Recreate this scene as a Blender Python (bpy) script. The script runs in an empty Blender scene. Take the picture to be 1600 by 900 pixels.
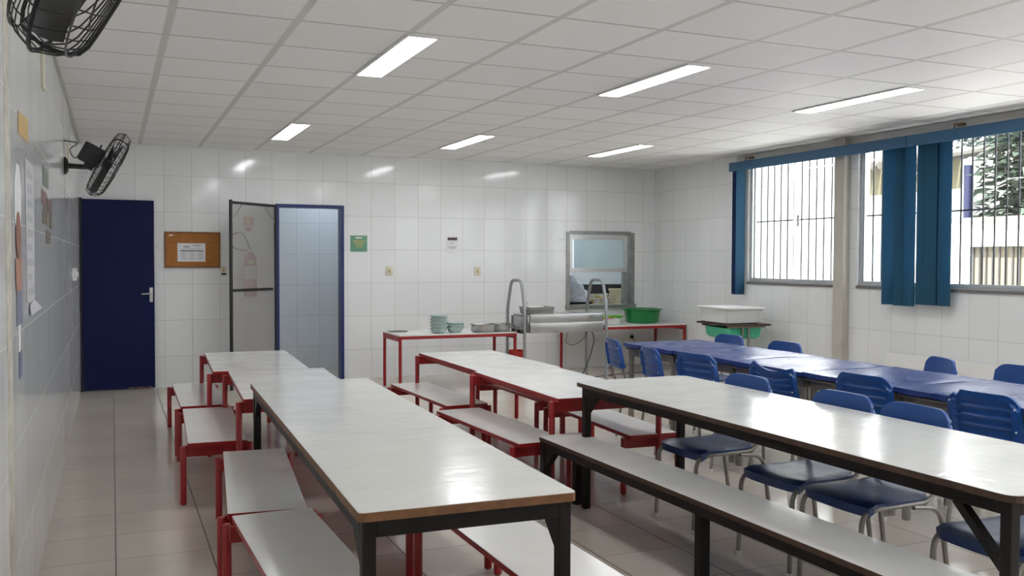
import bpy, bmesh, math, random
from mathutils import Vector, Matrix, Euler
random.seed(7)
S = bpy.context.scene
COL = S.collection
PI = math.pi
R = math.radians

# ------------------------------------------------------------------ camera
cam_d = bpy.data.cameras.new('camera'); cam = bpy.data.objects.new('camera', cam_d); COL.objects.link(cam)
cam_d.sensor_width = 36.0; cam_d.lens = 1442.96 / 1600 * 36.0; cam_d.clip_start = 0.05; cam_d.clip_end = 200
YAW, PITCH, ROLL = 0.408796, -0.0303124, 0.003468
fw = Vector((math.sin(YAW) * math.cos(PITCH), math.cos(YAW) * math.cos(PITCH), math.sin(PITCH)))
rt = Vector((math.cos(YAW), -math.sin(YAW), 0)); up = rt.cross(fw)
r2 = rt * math.cos(ROLL) + up * math.sin(ROLL); u2 = -rt * math.sin(ROLL) + up * math.cos(ROLL)
cam.matrix_world = Matrix(((r2.x, u2.x, -fw.x, 0), (r2.y, u2.y, -fw.y, 0), (r2.z, u2.z, -fw.z, 1.45), (0, 0, 0, 1)))
S.camera = cam

# ------------------------------------------------------------------ light set-up
S.view_settings.view_transform = 'Standard'; S.view_settings.look = 'None'
S.view_settings.gamma = 1.0; S.view_settings.use_curve_mapping = False
S.view_settings.exposure = 0.39
LAMP = 19.0            # luminous strength of the ceiling lamp diffusers
SKY = 5.5
w = bpy.data.worlds.new('overcast_sky'); S.world = w; w.use_nodes = True
bg = w.node_tree.nodes['Background']; bg.inputs[0].default_value = (0.98, 0.985, 1.0, 1); bg.inputs[1].default_value = SKY
sun_d = bpy.data.lights.new('sun', 'SUN'); sun_d.energy = 20; sun_d.angle = R(3); sun = bpy.data.objects.new('sun', sun_d); COL.objects.link(sun)
sun.rotation_euler = (R(8), R(-27), 0)   # high sun from over the roof: falls on the yard, not through the windows
S.cycles.use_denoising = True
S.cycles.max_bounces = 10; S.cycles.diffuse_bounces = 5; S.cycles.glossy_bounces = 5
S.cycles.transparent_max_bounces = 12; S.cycles.transmission_bounces = 6
S.cycles.sample_clamp_indirect = 6.0; S.cycles.caustics_reflective = False; S.cycles.caustics_refractive = False

# room dimensions (metres): camera stands at x=0, y=0
XL, XR, YF, YB, HC = -0.322, 6.952, 11.06, -3.2, 2.713

# ------------------------------------------------------------------ mesh helpers
class MB:
    def __init__(s): s.v = []; s.f = []; s.m = []; s.mi = 0
    def add(s, verts, faces, M=None):
        b = len(s.v)
        s.v += [tuple(M @ Vector(p)) for p in verts] if M else [tuple(p) for p in verts]
        s.f += [tuple(b + i for i in f) for f in faces]; s.m += [s.mi] * len(faces)
        return s
    def box(s, x0, x1, y0, y1, z0, z1, bev=0.0, M=None):
        if bev <= 0:
            v = [(x, y, z) for x in (x0, x1) for y in (y0, y1) for z in (z0, z1)]
            return s.add(v, [(0, 1, 3, 2), (4, 6, 7, 5), (0, 4, 5, 1), (2, 3, 7, 6), (0, 2, 6, 4), (1, 5, 7, 3)], M)
        bm = bmesh.new()
        bmesh.ops.create_cube(bm, size=1, matrix=Matrix.Translation(((x0 + x1) / 2, (y0 + y1) / 2, (z0 + z1) / 2)) @ Matrix.Diagonal((x1 - x0, y1 - y0, z1 - z0, 1)))
        bmesh.ops.bevel(bm, geom=bm.edges[:], offset=bev, segments=2, affect='EDGES', profile=0.6)
        bm.verts.index_update()
        s.add([v.co[:] for v in bm.verts], [[v.index for v in f.verts] for f in bm.faces], M); bm.free(); return s
    def tube(s, pts, r, n=8, closed=False, M=None, flat=1.0):
        P = [Vector(p) for p in pts]; N = len(P); v = []; f = []
        rr = r if isinstance(r, (list, tuple)) else [r] * N
        T = []
        for i in range(N):
            a = P[(i - 1) % N] if (i > 0 or closed) else P[i]; b = P[(i + 1) % N] if (i < N - 1 or closed) else P[i]
            T.append((b - a).normalized())
        ref = Vector((0, 0, 1)) if abs(T[0].z) < 0.9 else Vector((1, 0, 0))
        u = T[0].cross(ref).normalized()
        for i in range(N):
            u = (u - T[i] * u.dot(T[i])).normalized(); w_ = T[i].cross(u)
            for k in range(n):
                a = 2 * PI * k / n; v.append(P[i] + (u * math.cos(a) + w_ * math.sin(a) * flat) * rr[i])
        for i in range(N if closed else N - 1):
            j = (i + 1) % N
            for k in range(n): f.append((i * n + k, i * n + (k + 1) % n, j * n + (k + 1) % n, j * n + k))
        if not closed:
            f.append(tuple(range(n - 1, -1, -1))); f.append(tuple((N - 1) * n + k for k in range(n)))
        return s.add([p[:] for p in v], f, M)
    def lathe(s, prof, n=24, M=None, cx=0, cy=0, sx=1, sy=1, sq=None):
        v = []; f = []
        for (r, z) in prof:
            for k in range(n):
                a = 2 * PI * k / n; c, d = math.cos(a), math.sin(a)
                if sq:
                    g = (abs(c) ** sq + abs(d) ** sq) ** (-1 / sq); c *= g; d *= g
                v.append((cx + r * c * sx, cy + r * d * sy, z))
        m = len(prof)
        for i in range(m - 1):
            for k in range(n): f.append((i * n + k, i * n + (k + 1) % n, (i + 1) * n + (k + 1) % n, (i + 1) * n + k))
        if prof[0][0] > 1e-6: f.append(tuple(range(n - 1, -1, -1)))
        if prof[-1][0] > 1e-6: f.append(tuple((m - 1) * n + k for k in range(n)))
        return s.add(v, f, M)
    def prism(s, poly, z0, z1, M=None):
        n = len(poly); v = [(x, y, z0) for x, y in poly] + [(x, y, z1) for x, y in poly]
        f = [tuple(range(n - 1, -1, -1)), tuple(range(n, 2 * n))] + [(i, (i + 1) % n, n + (i + 1) % n, n + i) for i in range(n)]
        return s.add(v, f, M)
    def grid(s, rows, M=None, close=False):
        n = len(rows[0]); v = [p for r_ in rows for p in r_]; f = []
        for i in range(len(rows) - 1):
            for k in range(n - 1): f.append((i * n + k, i * n + k + 1, (i + 1) * n + k + 1, (i + 1) * n + k))
        return s.add(v, f, M)
    def shell(s, top, bot, M=None):
        """closed slab between two equal point grids"""
        R_, C_ = len(top), len(top[0]); n = R_ * C_
        v = [p for r_ in top for p in r_] + [p for r_ in bot for p in r_]; f = []
        for i in range(R_ - 1):
            for k in range(C_ - 1):
                a, b, c, d = i * C_ + k, i * C_ + k + 1, (i + 1) * C_ + k + 1, (i + 1) * C_ + k
                f.append((a, b, c, d)); f.append((n + d, n + c, n + b, n + a))
        per = [k for k in range(C_)] + [i * C_ + C_ - 1 for i in range(1, R_)] + [(R_ - 1) * C_ + k for k in range(C_ - 2, -1, -1)] + [i * C_ for i in range(R_ - 2, 0, -1)]
        for i in range(len(per)):
            a, b = per[i], per[(i + 1) % len(per)]; f.append((b, a, n + a, n + b))
        return s.add(v, f, M)
    def sphere(s, c, r, n=12, sx=1, sy=1, sz=1):
        prof = [(max(1e-5, r * math.sin(PI * i / n)), -r * math.cos(PI * i / n)) for i in range(n + 1)]
        return s.lathe([(a, b * sz) for a, b in prof], n=max(8, n), M=Matrix.Translation(c), sx=sx, sy=sy)
    def build(s, name, mat, parent=None, smooth=True, ang=38, normals=True):
        me = bpy.data.meshes.new(name); me.from_pydata(s.v, [], s.f)
        mats = mat if isinstance(mat, (list, tuple)) else [mat]
        for m_ in mats: me.materials.append(m_)
        me.polygons.foreach_set('material_index', s.m)
        if normals:
            bm = bmesh.new(); bm.from_mesh(me); bmesh.ops.recalc_face_normals(bm, faces=bm.faces); bm.to_mesh(me); bm.free()
        if smooth:
            me.polygons.foreach_set('use_smooth', [True] * len(me.polygons)); me.set_sharp_from_angle(angle=R(ang))
        me.update()
        o = bpy.data.objects.new(name, me); COL.objects.link(o)
        if parent: o.parent = parent
        return o

def rrect(x0, x1, y0, y1, r, n=5):
    out = []
    for cx, cy, a0 in ((x1 - r, y1 - r, 0), (x0 + r, y1 - r, 90), (x0 + r, y0 + r, 180), (x1 - r, y0 + r, 270)):
        for i in range(n + 1):
            a = R(a0 + 90 * i / n); out.append((cx + r * math.cos(a), cy + r * math.sin(a)))
    return out
def arc(pts, n=6, rad=0.05):
    """round the corners of a polyline"""
    P = [Vector(p) for p in pts]; out = [P[0]]
    for i in range(1, len(P) - 1):
        a, b, c = P[i - 1], P[i], P[i + 1]
        r_ = min(rad, (a - b).length * .49, (c - b).length * .49)
        p0 = b + (a - b).normalized() * r_; p1 = b + (c - b).normalized() * r_
        for k in range(n + 1):
            t = k / n; out.append(p0 * (1 - t) ** 2 + b * 2 * t * (1 - t) + p1 * t * t)
    out.append(P[-1]); return out
def smooth_path(pts, n=6):
    P = [Vector(p) for p in pts]; out = []
    for i in range(len(P) - 1):
        p0, p1, p2, p3 = P[max(i - 1, 0)], P[i], P[i + 1], P[min(i + 2, len(P) - 1)]
        for k in range(n):
            t = k / n
            out.append(.5 * ((2 * p1) + (p2 - p0) * t + (2 * p0 - 5 * p1 + 4 * p2 - p3) * t * t + (3 * p1 - p0 - 3 * p2 + p3) * t ** 3))
    out.append(P[-1]); return out

def tag(o, label=None, cat=None, group=None, kind=None):
    if label: o['label'] = label
    if cat: o['category'] = cat
    if group: o['group'] = group
    if kind: o['kind'] = kind
    return o
def thing(name, label, cat, loc=(0, 0, 0), rz=0, group=None):
    o = bpy.data.objects.new(name, None); COL.objects.link(o); o.empty_display_size = 0.1
    o.location = loc; o.rotation_euler = (0, 0, rz); return tag(o, label, cat, group)
def copy_tree(o, parent=None):
    c = o.copy(); COL.objects.link(c)
    if parent: c.parent = parent
    for ch in list(o.children): copy_tree(ch, c)
    return c
def struct(o): o['kind'] = 'structure'; return o

# ------------------------------------------------------------------ materials
def lin(r, g, b):
    f = lambda c: (c / 255 / 12.92) if c <= 10 else ((c / 255 + .055) / 1.055) ** 2.4
    return (f(r), f(g), f(b), 1)
MATS = {}
def mat(name, col, rough=.5, metal=0, spec=.5, noise=0, nscale=8, bump=0, bscale=40, coat=0, trans=0, rvar=0, bdist=.01, detail=3, stretch=None):
    m = bpy.data.materials.new(name); m.use_nodes = True; nt = m.node_tree; N = nt.nodes; L = nt.links
    b = N['Principled BSDF']; b.inputs['Base Color'].default_value = col; b.inputs['Roughness'].default_value = rough
    b.inputs['Metallic'].default_value = metal; b.inputs['Specular IOR Level'].default_value = spec
    if coat: b.inputs['Coat Weight'].default_value = coat; b.inputs['Coat Roughness'].default_value = .08
    tc = N.new('ShaderNodeTexCoord'); vec = tc.outputs['Object']
    if stretch:
        mp = N.new('ShaderNodeMapping'); mp.inputs['Scale'].default_value = stretch; L.new(vec, mp.inputs[0]); vec = mp.outputs[0]
    if noise or rvar:
        t = N.new('ShaderNodeTexNoise'); t.inputs['Scale'].default_value = nscale; t.inputs['Detail'].default_value = detail; L.new(vec, t.inputs['Vector'])
        if noise:
            mr = N.new('ShaderNodeMapRange'); mr.inputs[1].default_value = .3; mr.inputs[2].default_value = .7; mr.inputs[3].default_value = 1 - noise; mr.inputs[4].default_value = 1 + noise * .4
            L.new(t.outputs[0], mr.inputs[0])
            mx = N.new('ShaderNodeVectorMath'); mx.operation = 'SCALE'; mx.inputs[0].default_value = col[:3]; L.new(mr.outputs[0], mx.inputs['Scale']); L.new(mx.outputs[0], b.inputs['Base Color'])
        if rvar:
            mr = N.new('ShaderNodeMapRange'); mr.inputs[1].default_value = .3; mr.inputs[2].default_value = .7; mr.inputs[3].default_value = rough; mr.inputs[4].default_value = rough + rvar
            L.new(t.outputs[0], mr.inputs[0]); L.new(mr.outputs[0], b.inputs['Roughness'])
    if bump:
        t = N.new('ShaderNodeTexNoise'); t.inputs['Scale'].default_value = bscale; t.inputs['Detail'].default_value = 2; L.new(vec, t.inputs['Vector'])
        bp = N.new('ShaderNodeBump'); bp.inputs['Strength'].default_value = bump; bp.inputs['Distance'].default_value = bdist
        L.new(t.outputs[0], bp.inputs['Height']); L.new(bp.outputs[0], b.inputs['Normal'])
    if trans:
        tr = N.new('ShaderNodeBsdfTranslucent'); tr.inputs[0].default_value = col; mx = N.new('ShaderNodeMixShader'); mx.inputs[0].default_value = trans
        L.new(b.outputs[0], mx.inputs[1]); L.new(tr.outputs[0], mx.inputs[2]); L.new(mx.outputs[0], N['Material Output'].inputs[0])
    MATS[name] = m; return m

def tiles(name, col, grout, ua, va, u0, v0, uw, vw, gu=.003, gv=.003, rough=.12, tilt=.004, bumpw=.25, var=.03, wob=.05, spec=.5, dirt=0, grough=.7, grout2=None):
    """rectangular tiles laid in world axes ua, va (0=x 1=y 2=z), each tile set a touch out of true"""
    m = bpy.data.materials.new(name); m.use_nodes = True; nt = m.node_tree; N = nt.nodes; L = nt.links; b = N['Principled BSDF']
    g = N.new('ShaderNodeNewGeometry'); sp = N.new('ShaderNodeSeparateXYZ'); L.new(g.outputs['Position'], sp.inputs[0])
    def mth(op, a, bb=None, c=None):
        n = N.new('ShaderNodeMath'); n.operation = op
        for i, x in enumerate((a, bb, c)):
            if x is None: continue
            if isinstance(x, (int, float)): n.inputs[i].default_value = x
            else: L.new(x, n.inputs[i])
        return n.outputs[0]
    def axis(a, o, wd, gw):
        t = mth('DIVIDE', mth('SUBTRACT', sp.outputs[a], o), wd); fr = mth('FRACT', t); fl = mth('FLOOR', t)
        d = mth('MULTIPLY', mth('SUBTRACT', .5, mth('ABSOLUTE', mth('SUBTRACT', fr, .5))), wd)
        ss = N.new('ShaderNodeMapRange'); ss.interpolation_type = 'SMOOTHSTEP'; ss.inputs[1].default_value = gw * .35; ss.inputs[2].default_value = gw * .75; L.new(d, ss.inputs[0])
        return fl, ss.outputs[0]
    fu, mu = axis(ua, u0, uw, gu); fv, mv = axis(va, v0, vw, gv)
    mask = mth('MINIMUM', mu, mv)
    cb = N.new('ShaderNodeCombineXYZ'); L.new(fu, cb.inputs[0]); L.new(fv, cb.inputs[1])
    wn = N.new('ShaderNodeTexWhiteNoise'); L.new(cb.outputs[0], wn.inputs['Vector'])
    # colour
    vs = N.new('ShaderNodeMapRange'); vs.inputs[3].default_value = 1 - var; vs.inputs[4].default_value = 1 + var * .5; L.new(wn.outputs['Value'], vs.inputs[0])
    sc = N.new('ShaderNodeVectorMath'); sc.operation = 'SCALE'; sc.inputs[0].default_value = col[:3]; L.new(vs.outputs[0], sc.inputs['Scale'])
    src = sc.outputs[0]
    if dirt:
        nz = N.new('ShaderNodeTexNoise'); nz.inputs['Scale'].default_value = 1.7; nz.inputs['Detail'].default_value = 5; L.new(g.outputs['Position'], nz.inputs['Vector'])
        mr = N.new('ShaderNodeMapRange'); mr.inputs[1].default_value = .45; mr.inputs[2].default_value = .75; mr.inputs[3].default_value = 1; mr.inputs[4].default_value = 1 - dirt; L.new(nz.outputs[0], mr.inputs[0])
        s2 = N.new('ShaderNodeVectorMath'); s2.operation = 'SCALE'; L.new(src, s2.inputs[0]); L.new(mr.outputs[0], s2.inputs['Scale']); src = s2.outputs[0]
    mx = N.new('ShaderNodeMix'); mx.data_type = 'RGBA'; L.new(mask, mx.inputs[0]); mx.inputs[6].default_value = grout; L.new(src, mx.inputs[7])
    if grout2:
        g2 = N.new('ShaderNodeMix'); g2.data_type = 'RGBA'; L.new(mu, g2.inputs[0]); g2.inputs[6].default_value = grout2; g2.inputs[7].default_value = grout; L.new(g2.outputs[2], mx.inputs[6])
    L.new(mx.outputs[2], b.inputs['Base Color'])
    rg = N.new('ShaderNodeMapRange'); rg.inputs[3].default_value = grough; rg.inputs[4].default_value = rough; L.new(mask, rg.inputs[0]); L.new(rg.outputs[0], b.inputs['Roughness'])
    b.inputs['Specular IOR Level'].default_value = spec
    # normal: grout groove + slow waviness, then every tile tilted by a hair
    nz = N.new('ShaderNodeTexNoise'); nz.inputs['Scale'].default_value = 5; nz.inputs['Detail'].default_value = 1; L.new(g.outputs['Position'], nz.inputs['Vector'])
    hh = mth('ADD', mask, mth('MULTIPLY', nz.outputs[0], wob * 10))
    bp = N.new('ShaderNodeBump'); bp.inputs['Strength'].default_value = bumpw; bp.inputs['Distance'].default_value = .002; L.new(hh, bp.inputs['Height'])
    ctr = N.new('ShaderNodeVectorMath'); ctr.operation = 'SUBTRACT'; L.new(wn.outputs['Color'], ctr.inputs[0]); ctr.inputs[1].default_value = (.5, .5, .5)
    tl = N.new('ShaderNodeVectorMath'); tl.operation = 'SCALE'; L.new(ctr.outputs[0], tl.inputs[0]); tl.inputs['Scale'].default_value = tilt * 2
    ad = N.new('ShaderNodeVectorMath'); ad.operation = 'ADD'; L.new(bp.outputs[0], ad.inputs[0]); L.new(tl.outputs[0], ad.inputs[1])
    nm = N.new('ShaderNodeVectorMath'); nm.operation = 'NORMALIZE'; L.new(ad.outputs[0], nm.inputs[0]); L.new(nm.outputs[0], b.inputs['Normal'])
    MATS[name] = m; return m

def glass(name, tint=(1, 1, 1, 1), refl=1.0, haze=0):
    m = bpy.data.materials.new(name); m.use_nodes = True; nt = m.node_tree; N = nt.nodes; L = nt.links; N.remove(N['Principled BSDF'])
    tr = N.new('ShaderNodeBsdfTransparent'); tr.inputs[0].default_value = tint; gl = N.new('ShaderNodeBsdfGlossy'); gl.inputs['Roughness'].default_value = .01
    lw_ = N.new('ShaderNodeLayerWeight'); pw = N.new('ShaderNodeMath'); pw.operation = 'POWER'; pw.inputs[1].default_value = 5; L.new(lw_.outputs['Facing'], pw.inputs[0])
    mu = N.new('ShaderNodeMath'); mu.operation = 'MULTIPLY_ADD'; mu.inputs[1].default_value = .9 * refl; mu.inputs[2].default_value = .04 * refl; L.new(pw.outputs[0], mu.inputs[0])
    mx = N.new('ShaderNodeMixShader'); L.new(mu.outputs[0], mx.inputs[0]); L.new(tr.outputs[0], mx.inputs[1]); L.new(gl.outputs[0], mx.inputs[2]); out = mx.outputs[0]
    if haze:
        df = N.new('ShaderNodeBsdfDiffuse'); df.inputs[0].default_value = (.7, .75, .78, 1); m2 = N.new('ShaderNodeMixShader'); m2.inputs[0].default_value = haze
        L.new(out, m2.inputs[1]); L.new(df.outputs[0], m2.inputs[2]); out = m2.outputs[0]
    L.new(out, N['Material Output'].inputs[0]); MATS[name] = m; return m
def mesh_screen(name, col, cover):
    m = bpy.data.materials.new(name); m.use_nodes = True; nt = m.node_tree; N = nt.nodes; L = nt.links; N.remove(N['Principled BSDF'])
    tr = N.new('ShaderNodeBsdfTransparent'); df = N.new('ShaderNodeBsdfDiffuse'); df.inputs[0].default_value = col
    mx = N.new('ShaderNodeMixShader'); mx.inputs[0].default_value = cover; L.new(tr.outputs[0], mx.inputs[1]); L.new(df.outputs[0], mx.inputs[2]); L.new(mx.outputs[0], N['Material Output'].inputs[0])
    MATS[name] = m; return m
def emit(name, col, s):
    m = bpy.data.materials.new(name); m.use_nodes = True; nt = m.node_tree; N = nt.nodes; L = nt.links; N.remove(N['Principled BSDF'])
    e = N.new('ShaderNodeEmission'); e.inputs[0].default_value = col; e.inputs[1].default_value = s; L.new(e.outputs[0], N['Material Output'].inputs[0]); MATS[name] = m; return m

W_COL, W_GR = (.775, .79, .795, 1), (.42, .41, .385, 1)
m_wallF = tiles('tile_far_wall', W_COL, W_GR, 0, 2, .242, .352, .297, .406, rough=.10, tilt=.006)
m_wallS = tiles('tile_side_wall', W_COL, W_GR, 1, 2, .27, .362, .295, .406, rough=.10, tilt=.005)
m_wallC = tiles('tile_corridor_wall', (.72, .76, .80, 1), W_GR, 0, 2, .15, .30, .297, .406, rough=.12)
m_wallK = tiles('tile_kitchen_wall', (.62, .70, .73, 1), (.45, .5, .5, 1), 0, 2, .2, .30, .25, .33, rough=.12)
m_floor = tiles('tile_floor', (.58, .52, .455, 1), (.13, .115, .10, 1), 0, 1, .005, .015, .435, .435, gu=.0075, gv=.0045, rough=.13, tilt=.004, var=.06, dirt=.10, wob=.04)
m_ceil = tiles('ceiling_panels', (.86, .845, .83, 1), (.46, .445, .42, 1), 0, 1, .29, .03, .6225, .6175, gu=.036, gv=.017, grout2=(.62, .605, .575, 1), rough=.6, tilt=.006, bumpw=.15, var=.035, wob=.02, spec=.3, grough=.5)
m_plaster = mat('painted_plaster', (.60, .585, .54, 1), .55, noise=.08, nscale=5, bump=.1, bscale=60)
m_white = mat('white_paint', (.76, .76, .74, 1), .4)
m_navy = mat('navy_gloss_paint', lin(10, 22, 66), .38, spec=.2, noise=.15, nscale=3, bump=.08, bscale=25, bdist=.004)
m_frame_blue = mat('blue_door_frame_paint', lin(22, 40, 98), .35)
m_lam = mat('white_laminate', (.78, .775, .75, 1), .13, rvar=.06, nscale=5, bump=.12, bscale=22, bdist=.003, noise=.03)
m_lam_wavy = mat('old_white_laminate', (.70, .70, .67, 1), .13, spec=.38, rvar=.07, nscale=5, bump=.34, bscale=14, bdist=.004, noise=.015, stretch=(1, 1.35, 1))
m_red = mat('red_enamel', lin(150, 26, 30), .34, noise=.12, nscale=14)
m_blackw = mat('black_painted_timber', (.011, .0095, .0085, 1), .5, spec=.22, noise=.4, nscale=12, bump=.15, bscale=60, bdist=.003)
m_brown = mat('bare_chipboard_edge', lin(116, 78, 46), .6, noise=.35, nscale=26)
m_dkbrown = mat('dark_brown_edge', lin(70, 48, 34), .55, noise=.35, nscale=22)
m_cblue = mat('blue_plastic', lin(20, 72, 142), .38, noise=.06, nscale=10)
m_seat = mat('dark_blue_plastic_seat', lin(30, 60, 112), .30, noise=.12, nscale=16, rvar=.1)
m_gmetal = mat('grey_painted_tube', lin(146, 143, 136), .35, metal=.35, noise=.1, nscale=30)
m_cap = mat('white_plastic_cap', (.7, .7, .68, 1), .5)
m_vinyl = mat('blue_vinyl_cover', lin(44, 62, 122), .24, bump=.06, bscale=2.2, bdist=.012, rvar=.1, nscale=4)
m_vinedge = m_vinyl
m_tablewood = mat('grey_brown_apron', lin(112, 106, 98), .5, noise=.1)
m_steel = mat('stainless_steel', (.43, .43, .425, 1), .25, metal=1, noise=.12, nscale=5, rvar=.10)
m_alu = mat('brushed_aluminium', (.62, .62, .61, 1), .35, metal=.9)
m_tube = mat('grey_cart_tube', lin(150, 153, 156), .36, metal=.4)
m_black = mat('black_plastic', (.012, .012, .012, 1), .42)
m_blackm = mat('black_metal', (.014, .013, .013, 1), .4)
m_cur = mat('blue_blind_fabric', lin(44, 98, 130), .75, trans=.5, bump=.15, bscale=300, bdist=.001)
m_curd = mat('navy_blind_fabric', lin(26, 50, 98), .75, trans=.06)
m_val = mat('blue_valance', lin(46, 92, 128), .5)
m_glass = glass('window_glass', (.97, .985, .985, 1), 1.0)
m_glassk = glass('hatch_glass', (.86, .90, .91, 1), 2.0)
m_screen = mesh_screen('insect_mesh', (.34, .335, .33, 1), .46)
m_lampE = emit('lamp_diffuser', (.97, .985, 1, 1), LAMP)
m_lampF = mat('lamp_frame', (.72, .72, .70, 1), .4)
m_cork = mat('cork', lin(170, 112, 54), .8, noise=.25, nscale=60)
m_corkf = mat('board_frame_wood', lin(132, 84, 44), .5, noise=.2, nscale=20)
m_oldpaper = mat('faded_paper', (.50, .50, .53, 1), .7)
m_paper = mat('white_paper', (.74, .74, .76, 1), .7)
m_ink = mat('printed_ink', (.06, .06, .07, 1), .7)
m_inkg = mat('grey_print', (.38, .39, .42, 1), .7)
m_green = mat('green_plastic', lin(18, 120, 58), .32)
m_lime = mat('lime_plastic', lin(84, 172, 40), .35)
m_mint = mat('mint_plastic', lin(72, 190, 150), .4)
m_tub = mat('white_plastic', (.74, .755, .75, 1), .35, trans=.1)
m_bowl = mat('pale_green_plastic', lin(188, 208, 204), .35, trans=.12)
m_ivory = mat('ivory_plastic', lin(214, 208, 186), .4)

# ------------------------------------------------------------------ room shell
def wall_with_holes(name, m, axis, pos, thick, a0, a1, z0, z1, holes, sgn):
    """axis 0: wall plane at x=pos running along y; axis 1: plane at y=pos running along x. thick goes outward (sgn)."""
    mb = MB()
    def bx(p0, p1, q0, q1):
        if p1 - p0 < 1e-4 or q1 - q0 < 1e-4: return
        lo, hi = sorted((pos, pos + sgn * thick))
        if axis == 0: mb.box(lo, hi, p0, p1, q0, q1)
        else: mb.box(p0, p1, lo, hi, q0, q1)
    cur = a0
    for (h0, h1, g0, g1) in sorted(holes):
        bx(cur, h0, z0, z1); bx(h0, h1, z0, g0); bx(h0, h1, g1, z1); cur = h1
    bx(cur, a1, z0, z1)
    return struct(mb.build(name, m, smooth=False))
DOORX0, DOORX1, DOORZ = 1.765, 2.575, 2.10
HX0, HX1, HZ0, HZ1 = 5.60, 6.60, .835, 1.83
WZ0, WZ1 = 1.20, 2.60
WINS = [(7.50, 8.98), (4.35, 7.22), (1.15, 4.05), (-2.2, .85)]
wall_with_holes('wall_far', m_wallF, 1, YF, .14, XL - .15, XR + .15, 0, HC + .3, [(DOORX0, DOORX1, 0, DOORZ), (HX0, HX1, HZ0, HZ1)], 1)
wall_with_holes('wall_right', m_wallS, 0, XR, .15, YB, YF, 0, HC + .3, [(a, b, WZ0, WZ1) for a, b in WINS], 1)
wall_with_holes('wall_left', m_wallS, 0, XL, .15, YB, YF, 0, HC + .3, [], -1)
wall_with_holes('wall_back', m_wallF, 1, YB, .15, XL - .15, XR + .15, 0, HC + .3, [], -1)
struct(MB().box(XL - .15, XR + .15, YB - .15, 14.2, -.12, 0).build('floor', m_floor, smooth=False))
struct(MB().box(XL, XR, YB, YF, HC, HC + .06).build('ceiling', m_ceil, smooth=False))
struct(MB().box(XL - .15, XR + .15, YB - .15, 14.2, HC + .32, HC + .4).build('ceiling_slab', m_plaster, smooth=False))
# cornice strips where the ceiling meets the walls
struct(MB().box(XL + .001, XL + .022, YB, YF, HC - .022, HC - .001).build('trim_1', m_plaster, smooth=False))
struct(MB().box(XL, XR, YF - .02, YF - .001, HC - .016, HC - .001).build('trim_2', m_white, smooth=False))
# thicker stretch of left wall close to the camera, with its cream edge strip
struct(MB().box(XL + .0005, XL + .018, YB, 3.28, 0.001, HC - .03).build('wall_left_pier', m_wallS, smooth=False))
mb = MB(); mb.box(XL + .0005, XL + .020, 3.287, 3.44, .001, HC - .03, .004)
struct(mb.build('trim_3', mat('cream_edge_strip', (.56, .53, .46, 1), .5, noise=.3, nscale=14), smooth=False))
# concrete column between the two windows
m_colm = mat('painted_concrete', (.50, .475, .42, 1), .6, noise=.1, nscale=4, bump=.1, bscale=40)
struct(MB().box(XR - .085, XR - .001, 7.33, 7.475, .001, HC - .001, .006).build('wall_right_column', m_colm, smooth=False))
# sills
for i, (a, b) in enumerate(WINS):
    struct(MB().box(XR - .022, XR + .12, a - .0, b + .0, WZ0 - .022, WZ0 + .004, .003).build('trim_%d' % (4 + i), mat('grey_granite_sill%d' % i, (.17, .16, .155, 1), .4, noise=.3, nscale=60), smooth=False))
# plain strip of wall above the blinds
struct(MB().box(XR - .012, XR - .0008, YB, 9.2, WZ1 - .0, HC - .002).build('trim_8', m_plaster, smooth=False))

# windows: aluminium frame, panes, grille bars outside
m_walu = mat('window_aluminium', (.50, .53, .55, 1), .35, metal=.5)
m_bar = mat('grille_bar_grey', (.045, .045, .05, 1), .5)
for i, (a, b) in enumerate(WINS):
    wroot = bpy.data.objects.new('window_%d' % (i + 1), None); COL.objects.link(wroot); struct(wroot)
    wroot.location = (XR + .06, (a + b) / 2, WZ0); h = (b - a) / 2; H = WZ1 - WZ0
    mb = MB(); t = .035
    mb.box(-.03, .03, -h + .001, -h + t, .005, H - .001); mb.box(-.03, .03, h - t, h - .001, .005, H - .001)
    mb.box(-.03, .03, -h + t, h - t, .005, t); mb.box(-.03, .03, -h + t, h - t, H - t, H - .001)
    mb.build('window_frame', m_walu, wroot, smooth=False)
    ns = 2 if b - a < 2 else 3
    for k in range(ns):
        y0 = -h + t + (2 * h - 2 * t) * k / ns; y1 = -h + t + (2 * h - 2 * t) * (k + 1) / ns; xx = .012 if k % 2 else -.012
        
        mb = MB(); s_ = .013
        mb.box(xx - .01, xx + .01, y0, y0 + s_, t, H - t); mb.box(xx - .01, xx + .01, y1 - s_, y1, t, H - t)
        mb.box(xx - .01, xx + .01, y0 + s_, y1 - s_, t, t + s_); mb.box(xx - .01, xx + .01, y0 + s_, y1 - s_, H - t - s_, H - t)
        sash = mb.build('sash', m_walu, wroot, smooth=False)
        MB().box(xx - .002, xx + .002, y0 + s_, y1 - s_, t + s_, H - t - s_).build('pane', m_glass, sash, smooth=False)
    nb = int((b - a) / .117)
    for k in range(nb):
        y = h - .075 - .117 * k
        if i > 1 and k % 1: continue
        MB().tube([(.068, y, .006), (.068, y, H - .002)], .0085, 6).build('grille_bar', m_bar, wroot)
    MB().box(.062, .074, -h + .001, h - .001, .705, .72).build('grille_crossbar', m_bar, wroot, smooth=False)
    if i == 0:
        mb = MB(); mb.box(-.026, -.0225, -.10, -.065, .63, .76, .001); mb.box(-.034, -.026, -.092, -.073, .66, .73, .002)
        mb.build('latch', m_alu, wroot, smooth=False)

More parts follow.
